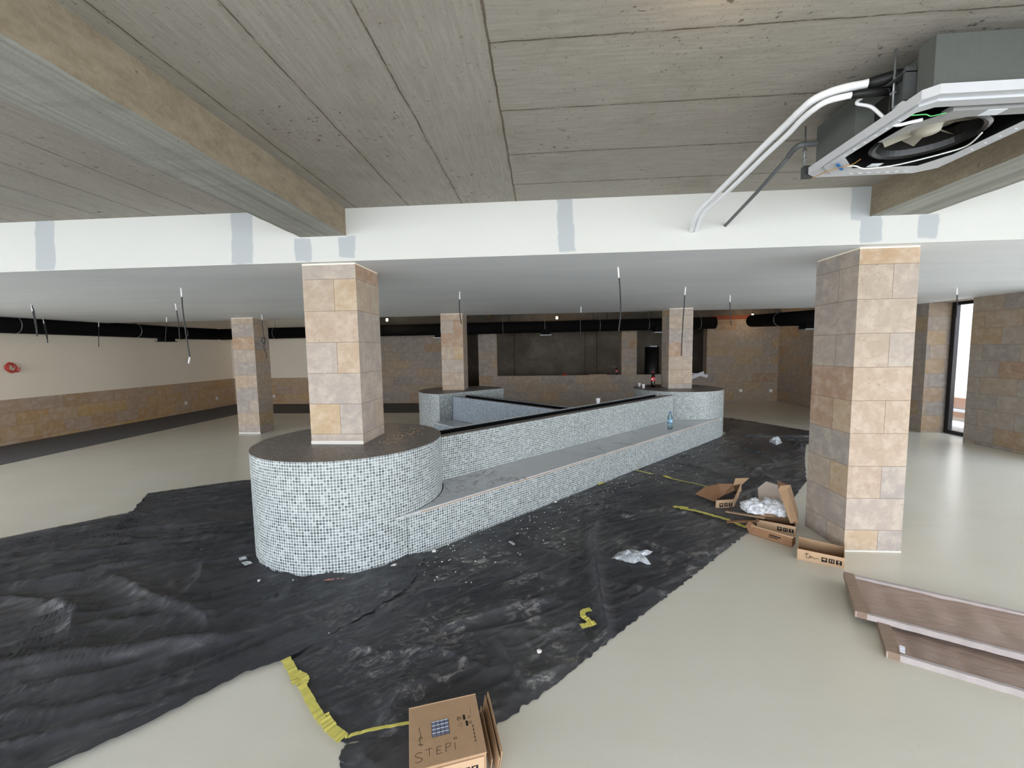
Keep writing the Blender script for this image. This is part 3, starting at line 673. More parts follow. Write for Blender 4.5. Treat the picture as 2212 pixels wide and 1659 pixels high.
ribbon('masking_tape', [(-1.30, 1.93), (-1.235, 1.90), (-1.215, 1.86)], .035, 'yellow tape tab curling up beside the upper tape', .03, seed=13)
ribbon('masking_tape', [(-.87, 1.592), (-.78, 1.63), (-.6, 1.68), (-.50, 1.70)], .016, 'thin yellow tape line leading to the closed cardboard box', .03, seed=4)
ribbon('masking_tape', [(.30, 2.535), (.25, 2.51), (.245, 2.46), (.27, 2.43), (.28, 2.40)], .035, 'hook shaped yellow tape scrap in the middle of the film', .03, seed=5)
ribbon('masking_tape', [(.22, 2.36), (.26, 2.375), (.31, 2.40)], .04, 'short yellow tape scrap touching the hook shaped one', .034, seed=6)
ribbon('masking_tape', [(1.42, 4.26), (1.55, 4.2), (1.66, 4.1), (1.78, 3.98), (1.87, 3.81)], .045, 'yellow tape strip along the seam leading to the cardboard heap', .03, seed=7)
ribbon('masking_tape', [(1.36, 4.28), (1.45, 4.28), (1.50, 4.25)], .05, 'yellow tape tab at the left start of the seam strip', .034, seed=8)
ribbon('masking_tape', [(1.62, 5.26), (1.75, 5.15), (1.9, 5.02), (2.05, 4.85)], .022, 'pale yellow tape line behind the cardboard heap', .03, seed=9)
ribbon('masking_tape', [(1.58, 5.37), (1.63, 5.27)], .06, 'small bright yellow tape piece on the far film', .03, seed=10)
ribbon('masking_tape', [(1.27, 5.62), (1.35, 5.53), (1.46, 5.42)], .03, 'pale tape piece close to the middle of the bench foot', .03, seed=11)
ribbon('masking_tape', [(.68, 5.00), (.76, 5.09)], .04, 'yellow tape scrap stuck at the bench foot', .025, seed=12)
ribbon('pink_film', [(-2.35, 2.98), (-2.2, 2.88), (-2.05, 2.83)], .035, 'torn pinkish film at the left foot of the nearest plinth', .02, 'pink', 20, 'film scrap', 'torn pink film')
ribbon('pink_film', [(-1.72, 2.80), (-1.6, 2.81), (-1.48, 2.84)], .035, 'torn pinkish film at the front foot of the nearest plinth', .02, 'pink', 21, 'film scrap', 'torn pink film')
ribbon('film_scrap', [(-2.50, 3.10), (-2.42, 3.02), (-2.33, 2.96)], .05, 'grey plastic edging sticking out at the left foot of the nearest plinth', .035, 'film', 22, 'film scrap', 'torn edging')

def blob(name, loc, r, label, flat=.5, mat='crumb', seed=0, cat='plaster crumb', group='larger plaster crumbs on the film'):
    bm = bmesh.new(); bmesh.ops.create_icosphere(bm, subdivisions=2, radius=r)
    for v in bm.verts:
        v.co *= 1 + .7 * noise.noise(v.co / r * 1.3 + Vector((seed, 0, 0))); v.co.z *= flat
    me = bpy.data.meshes.new(name); bm.to_mesh(me); bm.free(); me.materials.append(MAT[mat])
    o = bpy.data.objects.new(name, me); COL.objects.link(o); o.location = loc
    return tag(o, label, cat, group)
for k, (x, y, r, lb) in enumerate([(-1.167, 3.0, .022, 'white plaster crumb right of the nearest plinth foot'), (-.916, 3.25, .018, 'white plaster crumb near the bench foot by the nearest plinth'),
        (-.029, 2.149, .013, 'white plaster crumb above the closed cardboard box'), (.137, 4.40, .016, 'white plaster crumb at the bench foot above the clear scrap'),
        (-2.10, 2.75, .016, 'white plaster crumb by the left foot of the nearest plinth')]):
    blob('plaster_crumb', (x, y, .03), r, lb, .5, 'crumb', k * 3)
ribbon('plastic_strip', [(-.30, 3.45), (-.25, 3.39)], .022, 'short clear plastic strip lying flat on the film', .03, 'film', 31, 'plastic strip', 'clear scraps')
b = MB()
for k in range(420):
    if k % 3: s_ = rng.uniform(0, 6.3); x, y = sn(s_, -abs(rng.gauss(0, .28)) - .03)
    else: a = rng.uniform(3.3, 5.8); d = .84 + abs(rng.gauss(0, .25)); x, y = -1.77 + d * cos(a), 3.65 + d * sin(a)
    if inside_island(x, y): continue
    z = film_h(x, y) + .008; r = rng.uniform(.002, .006); a = rng.uniform(0, 6)
    b.box(-r, -r * .7, 0, r, r * .7, r * .8, Matrix.Translation((x, y, z)) @ Matrix.Rotation(a, 4, 'Z'))
tag(b.build('plaster_dust', 'crumb'), 'tiny white plaster bits scattered along the foot of the bench', 'debris', kind='stuff')
b = MB()
for k in range(160):
    x = -1.32 + rng.gauss(0, .06); y = 3.75 + rng.uniform(-.35, .5); r = rng.uniform(.0015, .004)
    b.box(-r, -r, 0, r, r, r, Matrix.Translation((x, y, .9)) @ Matrix.Rotation(rng.uniform(0, 3), 4, 'Z'))
tag(b.build('stone_chips', 'wood'), 'tan chips scattered on the dark plinth top right of the column', 'debris', kind='stuff')

def crumpled(name, outline, h, mat, label, seed, n=26, cat='plastic scrap', z=.02, group='clear plastic scraps'):
    cx = sum(p[0] for p in outline) / len(outline); cy = sum(p[1] for p in outline) / len(outline)
    R = resample(outline + [outline[0]], 48)[:-1]; b = MB(); rows = [[(cx, cy)] * 48]
    for k in range(1, 9):
        f = k / 8; rows.append([(cx + (p.x - cx) * f, cy + (p.y - cy) * f) for p in R])
    def H(x, y, f): return z + h * max(0, (1 - f ** 3)) * (.35 + .9 * abs(noise.noise(Vector((x * 9, y * 9, seed))))) + h * .25 * (1 - f * .6) * abs(noise.noise(Vector((x * 30, y * 30, seed))))
    for k in range(8):
        for i in range(48):
            j = (i + 1) % 48; q = [(rows[k][i], k / 8), (rows[k][j], k / 8), (rows[k + 1][j], (k + 1) / 8), (rows[k + 1][i], (k + 1) / 8)]
            if k == 0: q = [q[0], q[2], q[3]]
            b.quad([(p[0], p[1], H(p[0], p[1], f)) for p, f in q])
    o = b.build(name, mat); return tag(o, label, cat, group)
crumpled('plastic_scrap', [(.543, 3.20), (.614, 3.31), (.735, 3.37), (.80, 3.33), (.905, 3.336), (.86, 3.28), (.80, 3.25), (.838, 3.123), (.80, 3.12), (.76, 3.17), (.70, 3.13)], .05, 'film', 'crumpled clear plastic scrap alone on the middle of the film', 3)
crumpled('plastic_scrap', [(3.96, 7.38), (4.10, 7.62), (4.25, 7.55), (4.14, 7.30), (3.95, 7.14)], .08, 'film', 'crumpled clear plastic lump on the far film left of the big column', 8)

# ------------------------------------------------------------------ cardboard
def strokes(polys, w, z, parent, name, mat='ink', M=None, label=None):
    b = MB()
    for P in polys:
        for i in range(len(P) - 1):
            a = Vector((P[i][0], P[i][1], 0)); c = Vector((P[i + 1][0], P[i + 1][1], 0)); d = c - a
            if d.length < 1e-6: continue
            d.normalize(); n = Vector((-d.y, d.x, 0)) * w / 2; e = d * w * .35
            q = [a - e + n, a - e - n, c + e - n, c + e + n]
            b.quad([(p.x, p.y, z) for p in reversed(q)])
    if M is not None: b.v = [tuple(M @ Vector(v)) for v in b.v]
    o = b.build(name, mat, parent)
    if label: o['label'] = label
    return o
def carton_icons(parent, M, s, name='handling_symbols', label='black printed handling symbols'):
    # umbrella, arrows, glass on black squares ; M maps icon plane (x right, y up) to local space
    for k in range(3):
        x = k * s * 1.25; b = MB()
        b.quad([M @ Vector(p) for p in ((x, 0, .0006), (x + s, 0, .0006), (x + s, s, .0006), (x, s, .0006))])
        o = b.build('handling_symbol', 'ink', parent); o['label'] = 'black square with a handling symbol'
        def q(pts): g = MB(); g.quad([M @ Vector((x + px * s, py * s, .0012)) for px, py in pts]); g.build('symbol_shape', 'card_lt', o)
        if k == 0: q([(.12, .5), (.47, .5), (.47, .15), (.53, .15), (.53, .5), (.88, .5), (.7, .78), (.5, .85), (.3, .78)])
        if k == 1:
            for c in (.3, .7): q([(c - .05, .15), (c + .05, .15), (c + .05, .6), (c + .16, .6), (c, .88), (c - .16, .6), (c - .05, .6)])
        if k == 2: q([(.25, .85), (.46, .45), (.46, .19), (.3, .19), (.3, .12), (.7, .12), (.7, .19), (.54, .19), (.54, .45), (.75, .85)])
def vert(x, y, z, rot=0):   # icon plane standing up, facing local -Y rotated by rot
    return Matrix.Translation((x, y, z)) @ Matrix.Rotation(rot, 4, 'Z') @ Matrix.Rotation(radians(90), 4, 'X')

# closed box with handwriting near the viewer
A0 = Vector((-.511, 1.379)); AX = Vector((-.227, 1.474)) - A0; ang = atan2(AX.y, AX.x); bw, bd, bh = .298, .288, .12
box = empty('cardboard_box', (A0.x, A0.y, 0), 'closed cardboard box with a tile sample window and marker writing', 'cardboard box', rotz=ang)
b = MB(); b.box(.003, .006, .004, bw - .003, bd - .003, bh - .006); b.build('body', 'card', box, bevel=.002)
b = MB(); b.box(0, .004, bh - .006, bw, bd, bh); b.build('lid', 'card', box, bevel=.002)
b = MB(); b.box(.012, .0, .0, bw - .012, .006, bh - .012); b.build('front_flap', 'card_lt', box, bevel=.0015)
b = MB(); b.box(0, bd - .002, bh - .03, bw, bd + .003, bh + .001); b.build('rear_lip', 'card_lt', box, bevel=.001)
wx, wy = .128, .158
b = MB(); b.box(wx - .036, wy - .036, bh, wx + .036, wy + .036, bh + .0005); wd = b.build('sample_window', 'ink', box)
b = MB(); g = MB()
for i in range(4):
    for j in range(4):
        x = wx - .0345 + i * .0176; y = wy - .0345 + j * .0176
        b.box(x, y, bh + .0005, x + .0156, y + .0156, bh + .0016); g.box(x, y + .0128, bh + .0016, x + .0156, y + .0156, bh + .0020)
b.build('sample_tiles', simple('violet grey sample tile', (108, 108, 122), .2), wd); g.build('grout_line', simple('white sample grout', (196, 214, 230), .3), wd)
def sc(P, x0, y0, s): return [(x0 + p[0] * s, y0 + p[1] * s) for p in P]
st = .030; y0 = .045
WR = [sc([(.85, .95), (.7, 1.05), (.45, 1.1), (.2, 1.0), (.08, .8), (.2, .62), (.5, .5), (.8, .35), (.85, .15), (.65, 0), (.35, -.05), (.05, .05)], .020, y0 - .012, st * 1.15),
      sc([(0, 1), (.9, 1.05)], .062, y0, st), sc([(.48, 1.0), (.45, 0)], .062, y0 + .001, st * 1.1),
      sc([(.1, 1), (.06, 0)], .104, y0, st), sc([(.1, 1), (.7, 1.05)], .104, y0, st), sc([(.08, .52), (.6, .55)], .104, y0, st), sc([(.06, 0), (.75, .05)], .104, y0, st),
      sc([(.1, 1), (.06, -.1)], .140, y0 + .004, st), sc([(.1, 1), (.5, 1.08), (.78, .92), (.7, .65), (.4, .5), (.1, .5)], .140, y0 + .004, st),
      sc([(.1, 1.0), (.1, -.1)], .176, y0 + .003, st * .95), sc([(.2, 1.45), (.45, 1.55), (.75, 1.45), (.7, 1.3), (.4, 1.28), (.25, 1.38)], .170, y0 + .012, st * .9)]
strokes(WR, .0017, bh + .0008, box, 'marker_writing', 'ink', label='large STEPI marker lettering')
W2 = [sc([(0, .5), (.9, .4)], .030, .092, .026), sc([(.45, 1.1), (.4, .2), (.65, 0), (.95, .25)], .030, .096, .026),
      sc([(0, .9), (.25, 1.3), (.6, 1.3), (.6, .9)], .040, .108, .020), sc([(0, 0), (.5, .15), (.35, .55), (.8, .6), (.7, 1.2), (.5, 1.9), (.35, 2.4), (.6, 2.7)], .030, .122, .022)]
W2 = [[(x * .8 + .010, y) for x, y in p] for p in W2]
strokes(W2, .0015, bh + .0008, box, 'marker_scribble', 'ink', label='small scribbled marker letters')
def ring_pts(cx, cy, r, n=10, a0=0, a1=2 * pi): return [(cx + r * cos(a0 + (a1 - a0) * i / n), cy + r * sin(a0 + (a1 - a0) * i / n)) for i in range(n + 1)]
SY0 = [[(.205, .170), (.220, .180), (.205, .190), (.200, .180), (.205, .170)], [(.205, .170), (.208, .180), (.205, .190)], [(.2, .18), (.22, .18)],
      [(.248, .172), (.256, .172), (.256, .182), (.248, .182), (.248, .172)], [(.250, .145), (.258, .145), (.258, .155), (.250, .155), (.250, .145)],
      ring_pts(.212, .148, .008, 6, .2, 1.9), ring_pts(.212, .148, .008, 6, 2.4, 4.0), ring_pts(.212, .148, .008, 6, 4.5, 6.0), [(.262, .190), (.264, .222)]]
strokes(SY0[:3], .0011, bh + .0008, box, 'printed_triangle', 'ink')
for mk in SY0[3:]: strokes([mk], .0013, bh + .0008, box, 'printed_mark', 'ink')
for mk in ([(.231, .172), (.231, .190)], [(.239, .140), (.239, .158)]): strokes([mk], .009, bh + .0007, box, 'printed_bar', 'ink')
strokes([[(.262, .138), (.262, .058)]], .0014, bh + .0007, box, 'printed_rule', 'ink')
for k in range(5): strokes([[(.262, .132 - .017 * k), (.262, .128 - .017 * k)]], .0040, bh + .0009, box, 'printed_tick', 'ink')
carton_icons(box, vert(.170, -.0002, .055), .026)
leaf = empty('cardboard_sheet', (-.298, 1.78, 0), 'folded cardboard sheet leaning along the right side of the closed box', 'cardboard', rotz=radians(-71.5))
b = MB(); Mx = Matrix.Rotation(radians(-10), 4, 'X'); b.box(.0, .012, .001, .30, .017, .10, Mx); b.box(.0, .002, .001, .31, .006, .085, Mx); b.build('panel', 'card', leaf, bevel=.001)
b = MB(); b.box(.02, -.016, .001, .28, -.012, .05, Mx); b.build('inner_fold', 'card_lt', leaf)

def tray(name, corners, h, label, dirt=0, icons=True, torn=False, group='open cardboard boxes', writing=False, back_h=None, sunk=0):
    # corners: front-left, front-right, back-right, back-left in world XY
    fl, fr, br, bl = [Vector((x, y, 0)) for x, y in corners]
    ax = (fr - fl); w = ax.length; a = atan2(ax.y, ax.x); R = Matrix.Rotation(-a, 4, 'Z')
    o = empty(name, (fl.x, fl.y, sunk), label, 'cardboard box', group, a)
    brl, bll = R @ (br - fl), R @ (bl - fl); t = .004; bh_ = back_h or h
    b = MB(); b.quad([(0, 0, .002), (w, 0, .002), (brl.x, brl.y, .002), (bll.x, bll.y, .002)]); b.quad([(0, 0, .006), (w, 0, .006), (brl.x, brl.y, .006), (bll.x, bll.y, .006)]); b.build('base', 'card_dk', o)
    def wall(p, q, h0, h1, nm, mt, jag=0):
        d = Vector((q[0] - p[0], q[1] - p[1], 0)); L = d.length; n = 10; b = MB(); nv = Vector((-d.y, d.x, 0)).normalized() * t
        for i in range(n):
            f0, f1 = i / n, (i + 1) / n; P0 = Vector((p[0], p[1], 0)) + d * f0; P1 = Vector((p[0], p[1], 0)) + d * f1
            z0 = h0 + (h1 - h0) * f0 + jag * noise.noise(Vector((i * .9, L, 3))); z1 = h0 + (h1 - h0) * f1 + jag * noise.noise(Vector(((i + 1) * .9, L, 3)))
            A, Bq, C, D = P0, P1, P1 + Vector((0, 0, z1)), P0 + Vector((0, 0, z0))
            b.quad((A, Bq, C, D)); b.quad((A + nv, D + nv, C + nv, Bq + nv)); b.quad((D, C, C + nv, D + nv))
            if i == 0: b.quad((A, D, D + nv, A + nv))
            if i == n - 1: b.quad((Bq, Bq + nv, C + nv, C))
        return b.build(nm, mt, o)
    wall((0, 0), (w, 0), h, h, 'front_wall', 'card_lt', .0)
    wall((w, 0), (brl.x, brl.y), h, bh_ * 1.25 if torn else h, 'side_wall', 'card', .02 if torn else .004)
    wall((brl.x, brl.y), (bll.x, bll.y), bh_, bh_, 'rear_wall', 'card', .004)
    wall((bll.x, bll.y), (0, 0), h, h, 'side_wall', 'card', .004)
    if icons: carton_icons(o, vert(w - h * 1.65, -.001, h * .25), h * .42)
    if writing: strokes([sc([(0, .5), (.3, .8), (.2, .1), (.5, .0), (.7, .5), (.75, .1), (1.0, .4), (1.2, .1), (1.5, .3), (1.8, .2)], 0, 0, .05), sc([(.1, .75), (.55, .7)], 0, 0, .05)], .003, .001, o, 'marker_writing', 'ink', vert(.05, -.001, .025), 'scribbled marker letters')
    return o
tray('cardboard_tray', [(2.018, 3.300), (2.278, 3.158), (2.40, 3.335), (2.152, 3.51)], .085, 'open cardboard tray with handling symbols in front of the big column', torn=True, writing=True, back_h=.09)
tray('cardboard_box', [(1.99, 3.86), (2.25, 3.71), (2.38, 3.95), (2.10, 4.10)], .085, 'open cardboard box under the crumpled white film, beside the column', icons=True)
tray('cardboard_box', [(1.80, 4.30), (2.00, 4.34), (2.30, 4.82), (2.05, 4.86)], .10, 'torn cardboard box at the back left of the heap', icons=True, torn=True)
# second flap arrangement of the back box
o = empty('cardboard_flap', (1.93, 4.55, 0), 'big torn brown cardboard flap sticking out at the left of the heap', 'cardboard')
def flap(parent, pts, name='panel', mat='card_dk'):
    b = MB(); b.quad(pts); q = b.build(name, mat, parent); s = q.modifiers.new('t', 'SOLIDIFY'); s.thickness = .004; return q
L0 = Vector((1.93, 4.55, 0))
def rel(p): return tuple(Vector(p) - L0)
flap(o, [rel(p) for p in ((1.70, 4.60, .06), (1.83, 4.42, .045), (1.93, 4.45, .10), (1.95, 4.62, .17), (1.82, 4.66, .12))])
flap(o, [rel(p) for p in ((1.93, 4.45, .10), (2.10, 4.55, .12), (2.16, 4.72, .14), (1.95, 4.62, .17))], 'folded_end')
flap(o, [rel(p) for p in ((2.16, 4.72, .12), (2.30, 4.80, .11), (2.40, 4.85, .17), (2.22, 4.80, .18))], 'torn_end', 'card')
# long box on its side in front
o = empty('cardboard_strip', (1.87, 3.73, 0), 'long brown cardboard box lying on its side in front of the heap', 'cardboard box', rotz=atan2(-.24, .225))
b = MB(); b.box(0, 0, 0, .325, .012, .085); b.box(0, 0, .0, .325, .09, .004); b.box(0.0, .086, 0, .325, .09, .06); b.build('panel', 'card_dk', o)
b = MB(); b.box(-.0, -.004, .083, .33, .016, .090); b.build('folded_edge', 'card_lt', o)
b = MB(); b.quad([(0, 0, 0), (-.05, .02, .06), (-.02, .03, .11), (.03, .01, .10), (.05, 0, .085)]); q = b.build('torn_end', 'card_dk', o); q.modifiers.new('t', 'SOLIDIFY').thickness = .004
b = MB(); b.box(.15, -.0012, .045, .24, -.0002, .055); b.box(.15, -.0012, .03, .22, -.0002, .037); q = b.build('printed_text_block', 'ink', o)
# tall narrow box leaning on the column side
o = empty('cardboard_box', (2.30, 3.92, 0), 'tall narrow cardboard box leaning up at the right of the heap', 'cardboard box')
P = [Vector(p) for p in ((2.255, 3.80, .075), (2.345, 3.83, .07), (2.50, 4.10, .08), (2.40, 4.14, .08))]
Q = [Vector(p) for p in ((2.24, 3.98, .33), (2.32, 3.98, .34), (2.42, 4.10, .335), (2.32, 4.15, .365))]
C0 = Vector((2.30, 3.92, 0)); b = MB()
P = [p - C0 for p in P]; Q = [p - C0 for p in Q]
b.quad((P[0], P[1], Q[1], Q[0])); b.quad((P[1], P[2], Q[2], Q[1])); b.quad((P[2], P[3], Q[3], Q[2])); b.quad((P[3], P[0], Q[0], Q[3])); b.quad((P[3], P[2], P[1], P[0]))
b.build('body', 'card', o)
b = MB(); b.quad((Q[0], Q[1], Q[2], Q[3])); b.build('end_panel', 'card_dk', o)
f1 = [P[1].lerp(P[2], .35).lerp(Q[1].lerp(Q[2], .35), .42), P[1].lerp(P[2], .62).lerp(Q[1].lerp(Q[2], .62), .44), P[1].lerp(P[2], .62).lerp(Q[1].lerp(Q[2], .62), .70), P[1].lerp(P[2], .35).lerp(Q[1].lerp(Q[2], .35), .72)]
off = (P[2] - P[1]).cross(Q[1] - P[1]).normalized() * .002
b = MB(); b.quad([p + off for p in f1]); b.build('window_hole', 'ink', o)
q = MB(); q.quad([Q[0], Q[1], Q[1] + Vector((.02, -.02, .045)), Q[0] + Vector((.0, -.03, .05))]); q = q.build('top_flap', 'card_lt', o); q.modifiers.new('t', 'SOLIDIFY').thickness = .003
o = empty('cardboard_liner', (2.35, 4.2, 0), 'pale torn cardboard liner standing behind the white film', 'cardboard')
q = MB(); q.quad([Vector(p) - Vector((2.35, 4.2, 0)) for p in ((2.18, 4.20, .12), (2.32, 4.12, .13), (2.42, 4.20, .16), (2.48, 4.35, .24), (2.36, 4.42, .27), (2.24, 4.35, .22))]); q = q.build('panel', simple('pale liner board', (188, 172, 158), .8), o); q.modifiers.new('t', 'SOLIDIFY').thickness = .004
# crumpled white film heap
def filmheap(name, loc, rx, ry, rz, label, seed):
    bm = bmesh.new(); bmesh.ops.create_icosphere(bm, subdivisions=5, radius=1)
    for v in bm.verts:
        p = v.co.copy(); k = 1 + .35 * noise.noise(p * 1.7 + Vector((seed, 0, 0))) + .28 * abs(noise.noise(p * 4.1 + Vector((0, seed, 0)))) + .12 * noise.noise(p * 10)
        v.co = Vector((p.x * rx * k, p.y * ry * k, max(-.3, p.z) * rz * k))
    me = bpy.data.meshes.new(name); bm.to_mesh(me); bm.free(); me.materials.append(MAT['film_w'])
    for p in me.polygons: p.use_smooth = True
    o = bpy.data.objects.new(name, me); COL.objects.link(o); o.location = loc
    return tag(o, label, 'plastic film', 'crumpled film in the cardboard heap')
filmheap('plastic_film', (2.06, 4.03, .13), .12, .10, .075, 'left lump of crumpled white film in the cardboard heap', 1)
filmheap('plastic_film', (2.22, 4.02, .13), .11, .11, .08, 'right lump of crumpled white film beside the tall box', 5)
for k, (a, c, w, lb) in enumerate([((1.79, 4.05, .085), (2.06, 3.86, .10), .018, 'upper pale strip lying across the front of the heap'), ((1.75, 3.93, .03), (1.98, 3.80, .095), .022, 'lower brown strip lying across the front of the heap'), ((2.06, 3.94, .10), (2.16, 3.90, .115), .03, 'short torn cardboard piece on top of the front box')]):
    a = Vector(a); c = Vector(c); d = c - a; b = MB(); Mx = Matrix.Translation(a) @ d.to_track_quat('X', 'Z').to_matrix().to_4x4()
    b.box(0, -w, -.003, d.length, w, .003, Mx); tag(b.build('cardboard_strip', ['wood', 'card_dk', 'card'][k]), lb, 'cardboard', 'loose strips in the heap')

# wrapped panels at the right
def panel(name, pts, z, label, group='wrapped brown panels'):
    # pts: near-left, far-left, far-right, near-right
    o = empty(name, (pts[0][0], pts[0][1], z), label, 'panel', group); P = [Vector((x, y, 0)) - Vector((pts[0][0], pts[0][1], 0)) for x, y in pts]
    nl, fl, fr, nr = P; ux = (nr - nl).normalized(); uy = (fl - nl).normalized(); W = (nr - nl).length; H = (fl - nl).length; n = 40; m = 10; b = MB()
    def g(i, j): p = nl + ux * (W * i / n) + uy * (H * j / m); k = sin(pi * j / m); return Vector((p.x, p.y, .022 - .012 * k + .006 * noise.noise(Vector((i * .3, j * .2, z * 50)))))
    for i in range(n):
        for j in range(m): b.quad((g(i, j), g(i + 1, j), g(i + 1, j + 1), g(i, j + 1)))
    b.build('sheet', 'panel', o, smooth=True)
    def rail(a, d, L, wv, w, nm, mt, h=.03):
        b = MB(); q = 24
        for i in range(q):
            r_ = [a + d * (L * t / q) + Vector((0, 0, .002 * noise.noise(Vector((t * .9, w * 90, z))))) + wv.normalized() * (.004 * noise.noise(Vector((t * .5, 3, w)))) for t in (i, i + 1)]
            b.quad((r_[0], r_[1], r_[1] + Vector((0, 0, h)), r_[0] + Vector((0, 0, h)))); b.quad((r_[0] + Vector((0, 0, h)), r_[1] + Vector((0, 0, h)), r_[1] + wv + Vector((0, 0, h)), r_[0] + wv + Vector((0, 0, h))))
            b.quad((r_[0] + wv, r_[0] + wv + Vector((0, 0, h)), r_[1] + wv + Vector((0, 0, h)), r_[1] + wv))
        b.quad((a, a + Vector((0, 0, h)), a + wv + Vector((0, 0, h)), a + wv)); b.build(nm, mt, o)
    rail(nl, ux, W, uy * .022, .1, 'edge_batten', 'panel_e', .034); rail(fl - uy * .03, ux, W, uy * .03, .2, 'edge_batten', 'panel_e', .036)
    rail(nl - ux * .004, uy, H, ux * .058, .3, 'end_strip', 'panel_s', .040)
    return o
panel('wrapped_panel', [(1.855, 2.235), (2.11, 2.67), (2.90, 2.24), (2.645, 1.80)], .0, 'lower brown panel with pale battens, partly under the other panel')
panel('wrapped_panel', [(1.905, 2.53), (2.155, 2.985), (3.10, 2.46), (2.85, 2.01)], .034, 'upper brown panel with pale battens lying on the other panel')
ribbon('paper_tape', [(1.965, 2.275), (1.925, 2.225)], .022, 'small cream tape tab on the near edge of the lower panel', .042, 'paper', 40, 'tape', 'tape tab')

# ------------------------------------------------------------------ air conditioner
ac = empty('air_conditioner', (1.72, 2.04, 2.60), 'open grey and white ceiling cassette air conditioner at the top right', 'air conditioner')
cx, cy, zz = 1.72, 2.04, 2.60
def loc_(x, y, z=0): return (x - cx, y - cy, z - zz)
poly = [(1.50, 1.73), (1.505, 1.70), (1.97, 1.70), (2.03, 1.76), (2.03, 2.32), (1.97, 2.38), (1.49, 2.38), (1.435, 2.33), (1.43, 2.07), (1.46, 2.03), (1.50, 2.01), (1.50, 1.80)]
poly = [(1.445, 1.70), (1.97, 1.70), (2.03, 1.76), (2.03, 2.32), (1.97, 2.38), (1.49, 2.38), (1.432, 2.33), (1.428, 2.06), (1.49, 1.985), (1.49, 1.80), (1.445, 1.77)]
b = MB(); b.prism([(x - cx, y - cy) for x, y in poly], .03, .22, bottom=False); b.build('casing', 'acgrey', ac, bevel=.008)
fo = [(1.415, 1.71), (1.45, 1.675), (1.99, 1.675), (2.045, 1.73), (2.045, 2.35), (1.97, 2.405), (1.475, 2.405), (1.415, 2.36)]
fi = [(1.47, 1.80), (1.51, 1.765), (1.93, 1.765), (1.975, 1.81), (1.975, 2.20), (1.915, 2.315), (1.60, 2.31), (1.47, 2.175)]
b = MB()
for i in range(8):
    j = (i + 1) % 8; A, Bq, C, D = fo[i], fo[j], fi[j], fi[i]
    l3 = lambda p, z: (p[0] - cx, p[1] - cy, z)
    mid = lambda p, q, f: (p[0] + (q[0] - p[0]) * f, p[1] + (q[1] - p[1]) * f)
    m0, m1 = mid(A, D, .45), mid(Bq, C, .45)
    b.quad((l3(A, .0), l3(m0, .006), l3(m1, .006), l3(Bq, .0))); b.quad((l3(m0, .006), l3(m0, -.004), l3(m1, -.004), l3(m1, .006))); b.quad((l3(m0, -.004), l3(D, .0), l3(C, .0), l3(m1, -.004)))
    b.quad((l3(A, .0), l3(Bq, .0), l3(Bq, .035), l3(A, .035))); b.quad((l3(D, .0), l3(D, .05), l3(C, .05), l3(C, .0)))
fl_ = b.build('flange', 'acwhite', ac)
for k in range(7): b = MB(); x = 1.62 + k * .045; b.box(x - cx, 2.362 - cy, -.006, x + .02 - cx, 2.372 - cy, .0); b.build('clip', 'acwhite', fl_)
for k in range(6):
    y = 1.84 + k * .06
    for xx in (2.0, 1.440): b = MB(); b.box(xx - cx, y - cy, -.006, xx + .01 - cx, y + .03 - cy, .0); b.build('clip', 'acwhite', fl_)
b = MB(); b.prism([((x - 1.72) * .994 + 1.72 - cx, (y - 2.04) * .994 + 2.04 - cy) for x, y in fi], .001, .15, bottom=False); b.build('inner_pan', 'acblack', ac)
n = 44; ccx, ccy = .02, .025; b = MB()
rr = [(.200, .030), (.198, .018), (.186, .012), (.172, .020), (.165, .045), (.163, .09)]
for i in range(n):
    a0, a1 = 2 * pi * i / n, 2 * pi * (i + 1) / n
    for k in range(5):
        (r0, z0), (r1, z1) = rr[k], rr[k + 1]
        b.quad(((ccx + r0 * cos(a0), ccy + r0 * sin(a0), z0), (ccx + r1 * cos(a0), ccy + r1 * sin(a0), z1), (ccx + r1 * cos(a1), ccy + r1 * sin(a1), z1), (ccx + r0 * cos(a1), ccy + r0 * sin(a1), z0)))
b.build('fan_shroud', 'acblack', ac, smooth=True)
b = MB(); b.lathe([(.0005, .040), (.045, .044), (.055, .075), (.120, .100), (.158, .104)], ccx, ccy, 32); fan_ = b.build('fan', 'fan', ac, smooth=True)
for i in range(7):
    a0 = 2 * pi * i / 7; b = MB()
    P = [(.055, a0, .060), (.155, a0 + .25, .050), (.158, a0 + .55, .085), (.058, a0 + .45, .085)]
    b.quad([(ccx + r_ * cos(q), ccy + r_ * sin(q), z_) for r_, q, z_ in P]); b.build('blade', 'fan', fan_)
b = MB(); b.box(1.60 - cx, 1.79 - cy, -.004, 1.96 - cx, 1.84 - cy, .02); b.quad([(1.52 - cx, 1.90 - cy, .001), (1.60 - cx, 1.79 - cy, -.004), (1.70 - cx, 1.84 - cy, -.004), (1.60 - cx, 1.90 - cy, .001), (1.54 - cx, 2.04 - cy, .003), (1.515 - cx, 2.04 - cy, .003)][::-1])
b.build('control_box_cover', simple('grey cover', (150, 150, 148), .5), ac)
b = MB(); b.box(1.73 - cx, 1.795 - cy, -.0055, 1.80 - cx, 1.835 - cy, -.004); b.build('label', 'label', ac)
b = MB(); b.box(1.66 - cx, 2.265 - cy, .0, 1.715 - cx, 2.30 - cy, .002); b.build('label', 'label', ac)
def wire(par, pts, r, mt, name='wire', lab=None):
    b = MB(); b.tube([Vector(p) for p in smoothpath(pts, 6)], r, 6); o = b.build(name, mt, par, smooth=True)
    if lab: o['label'] = lab
    return o
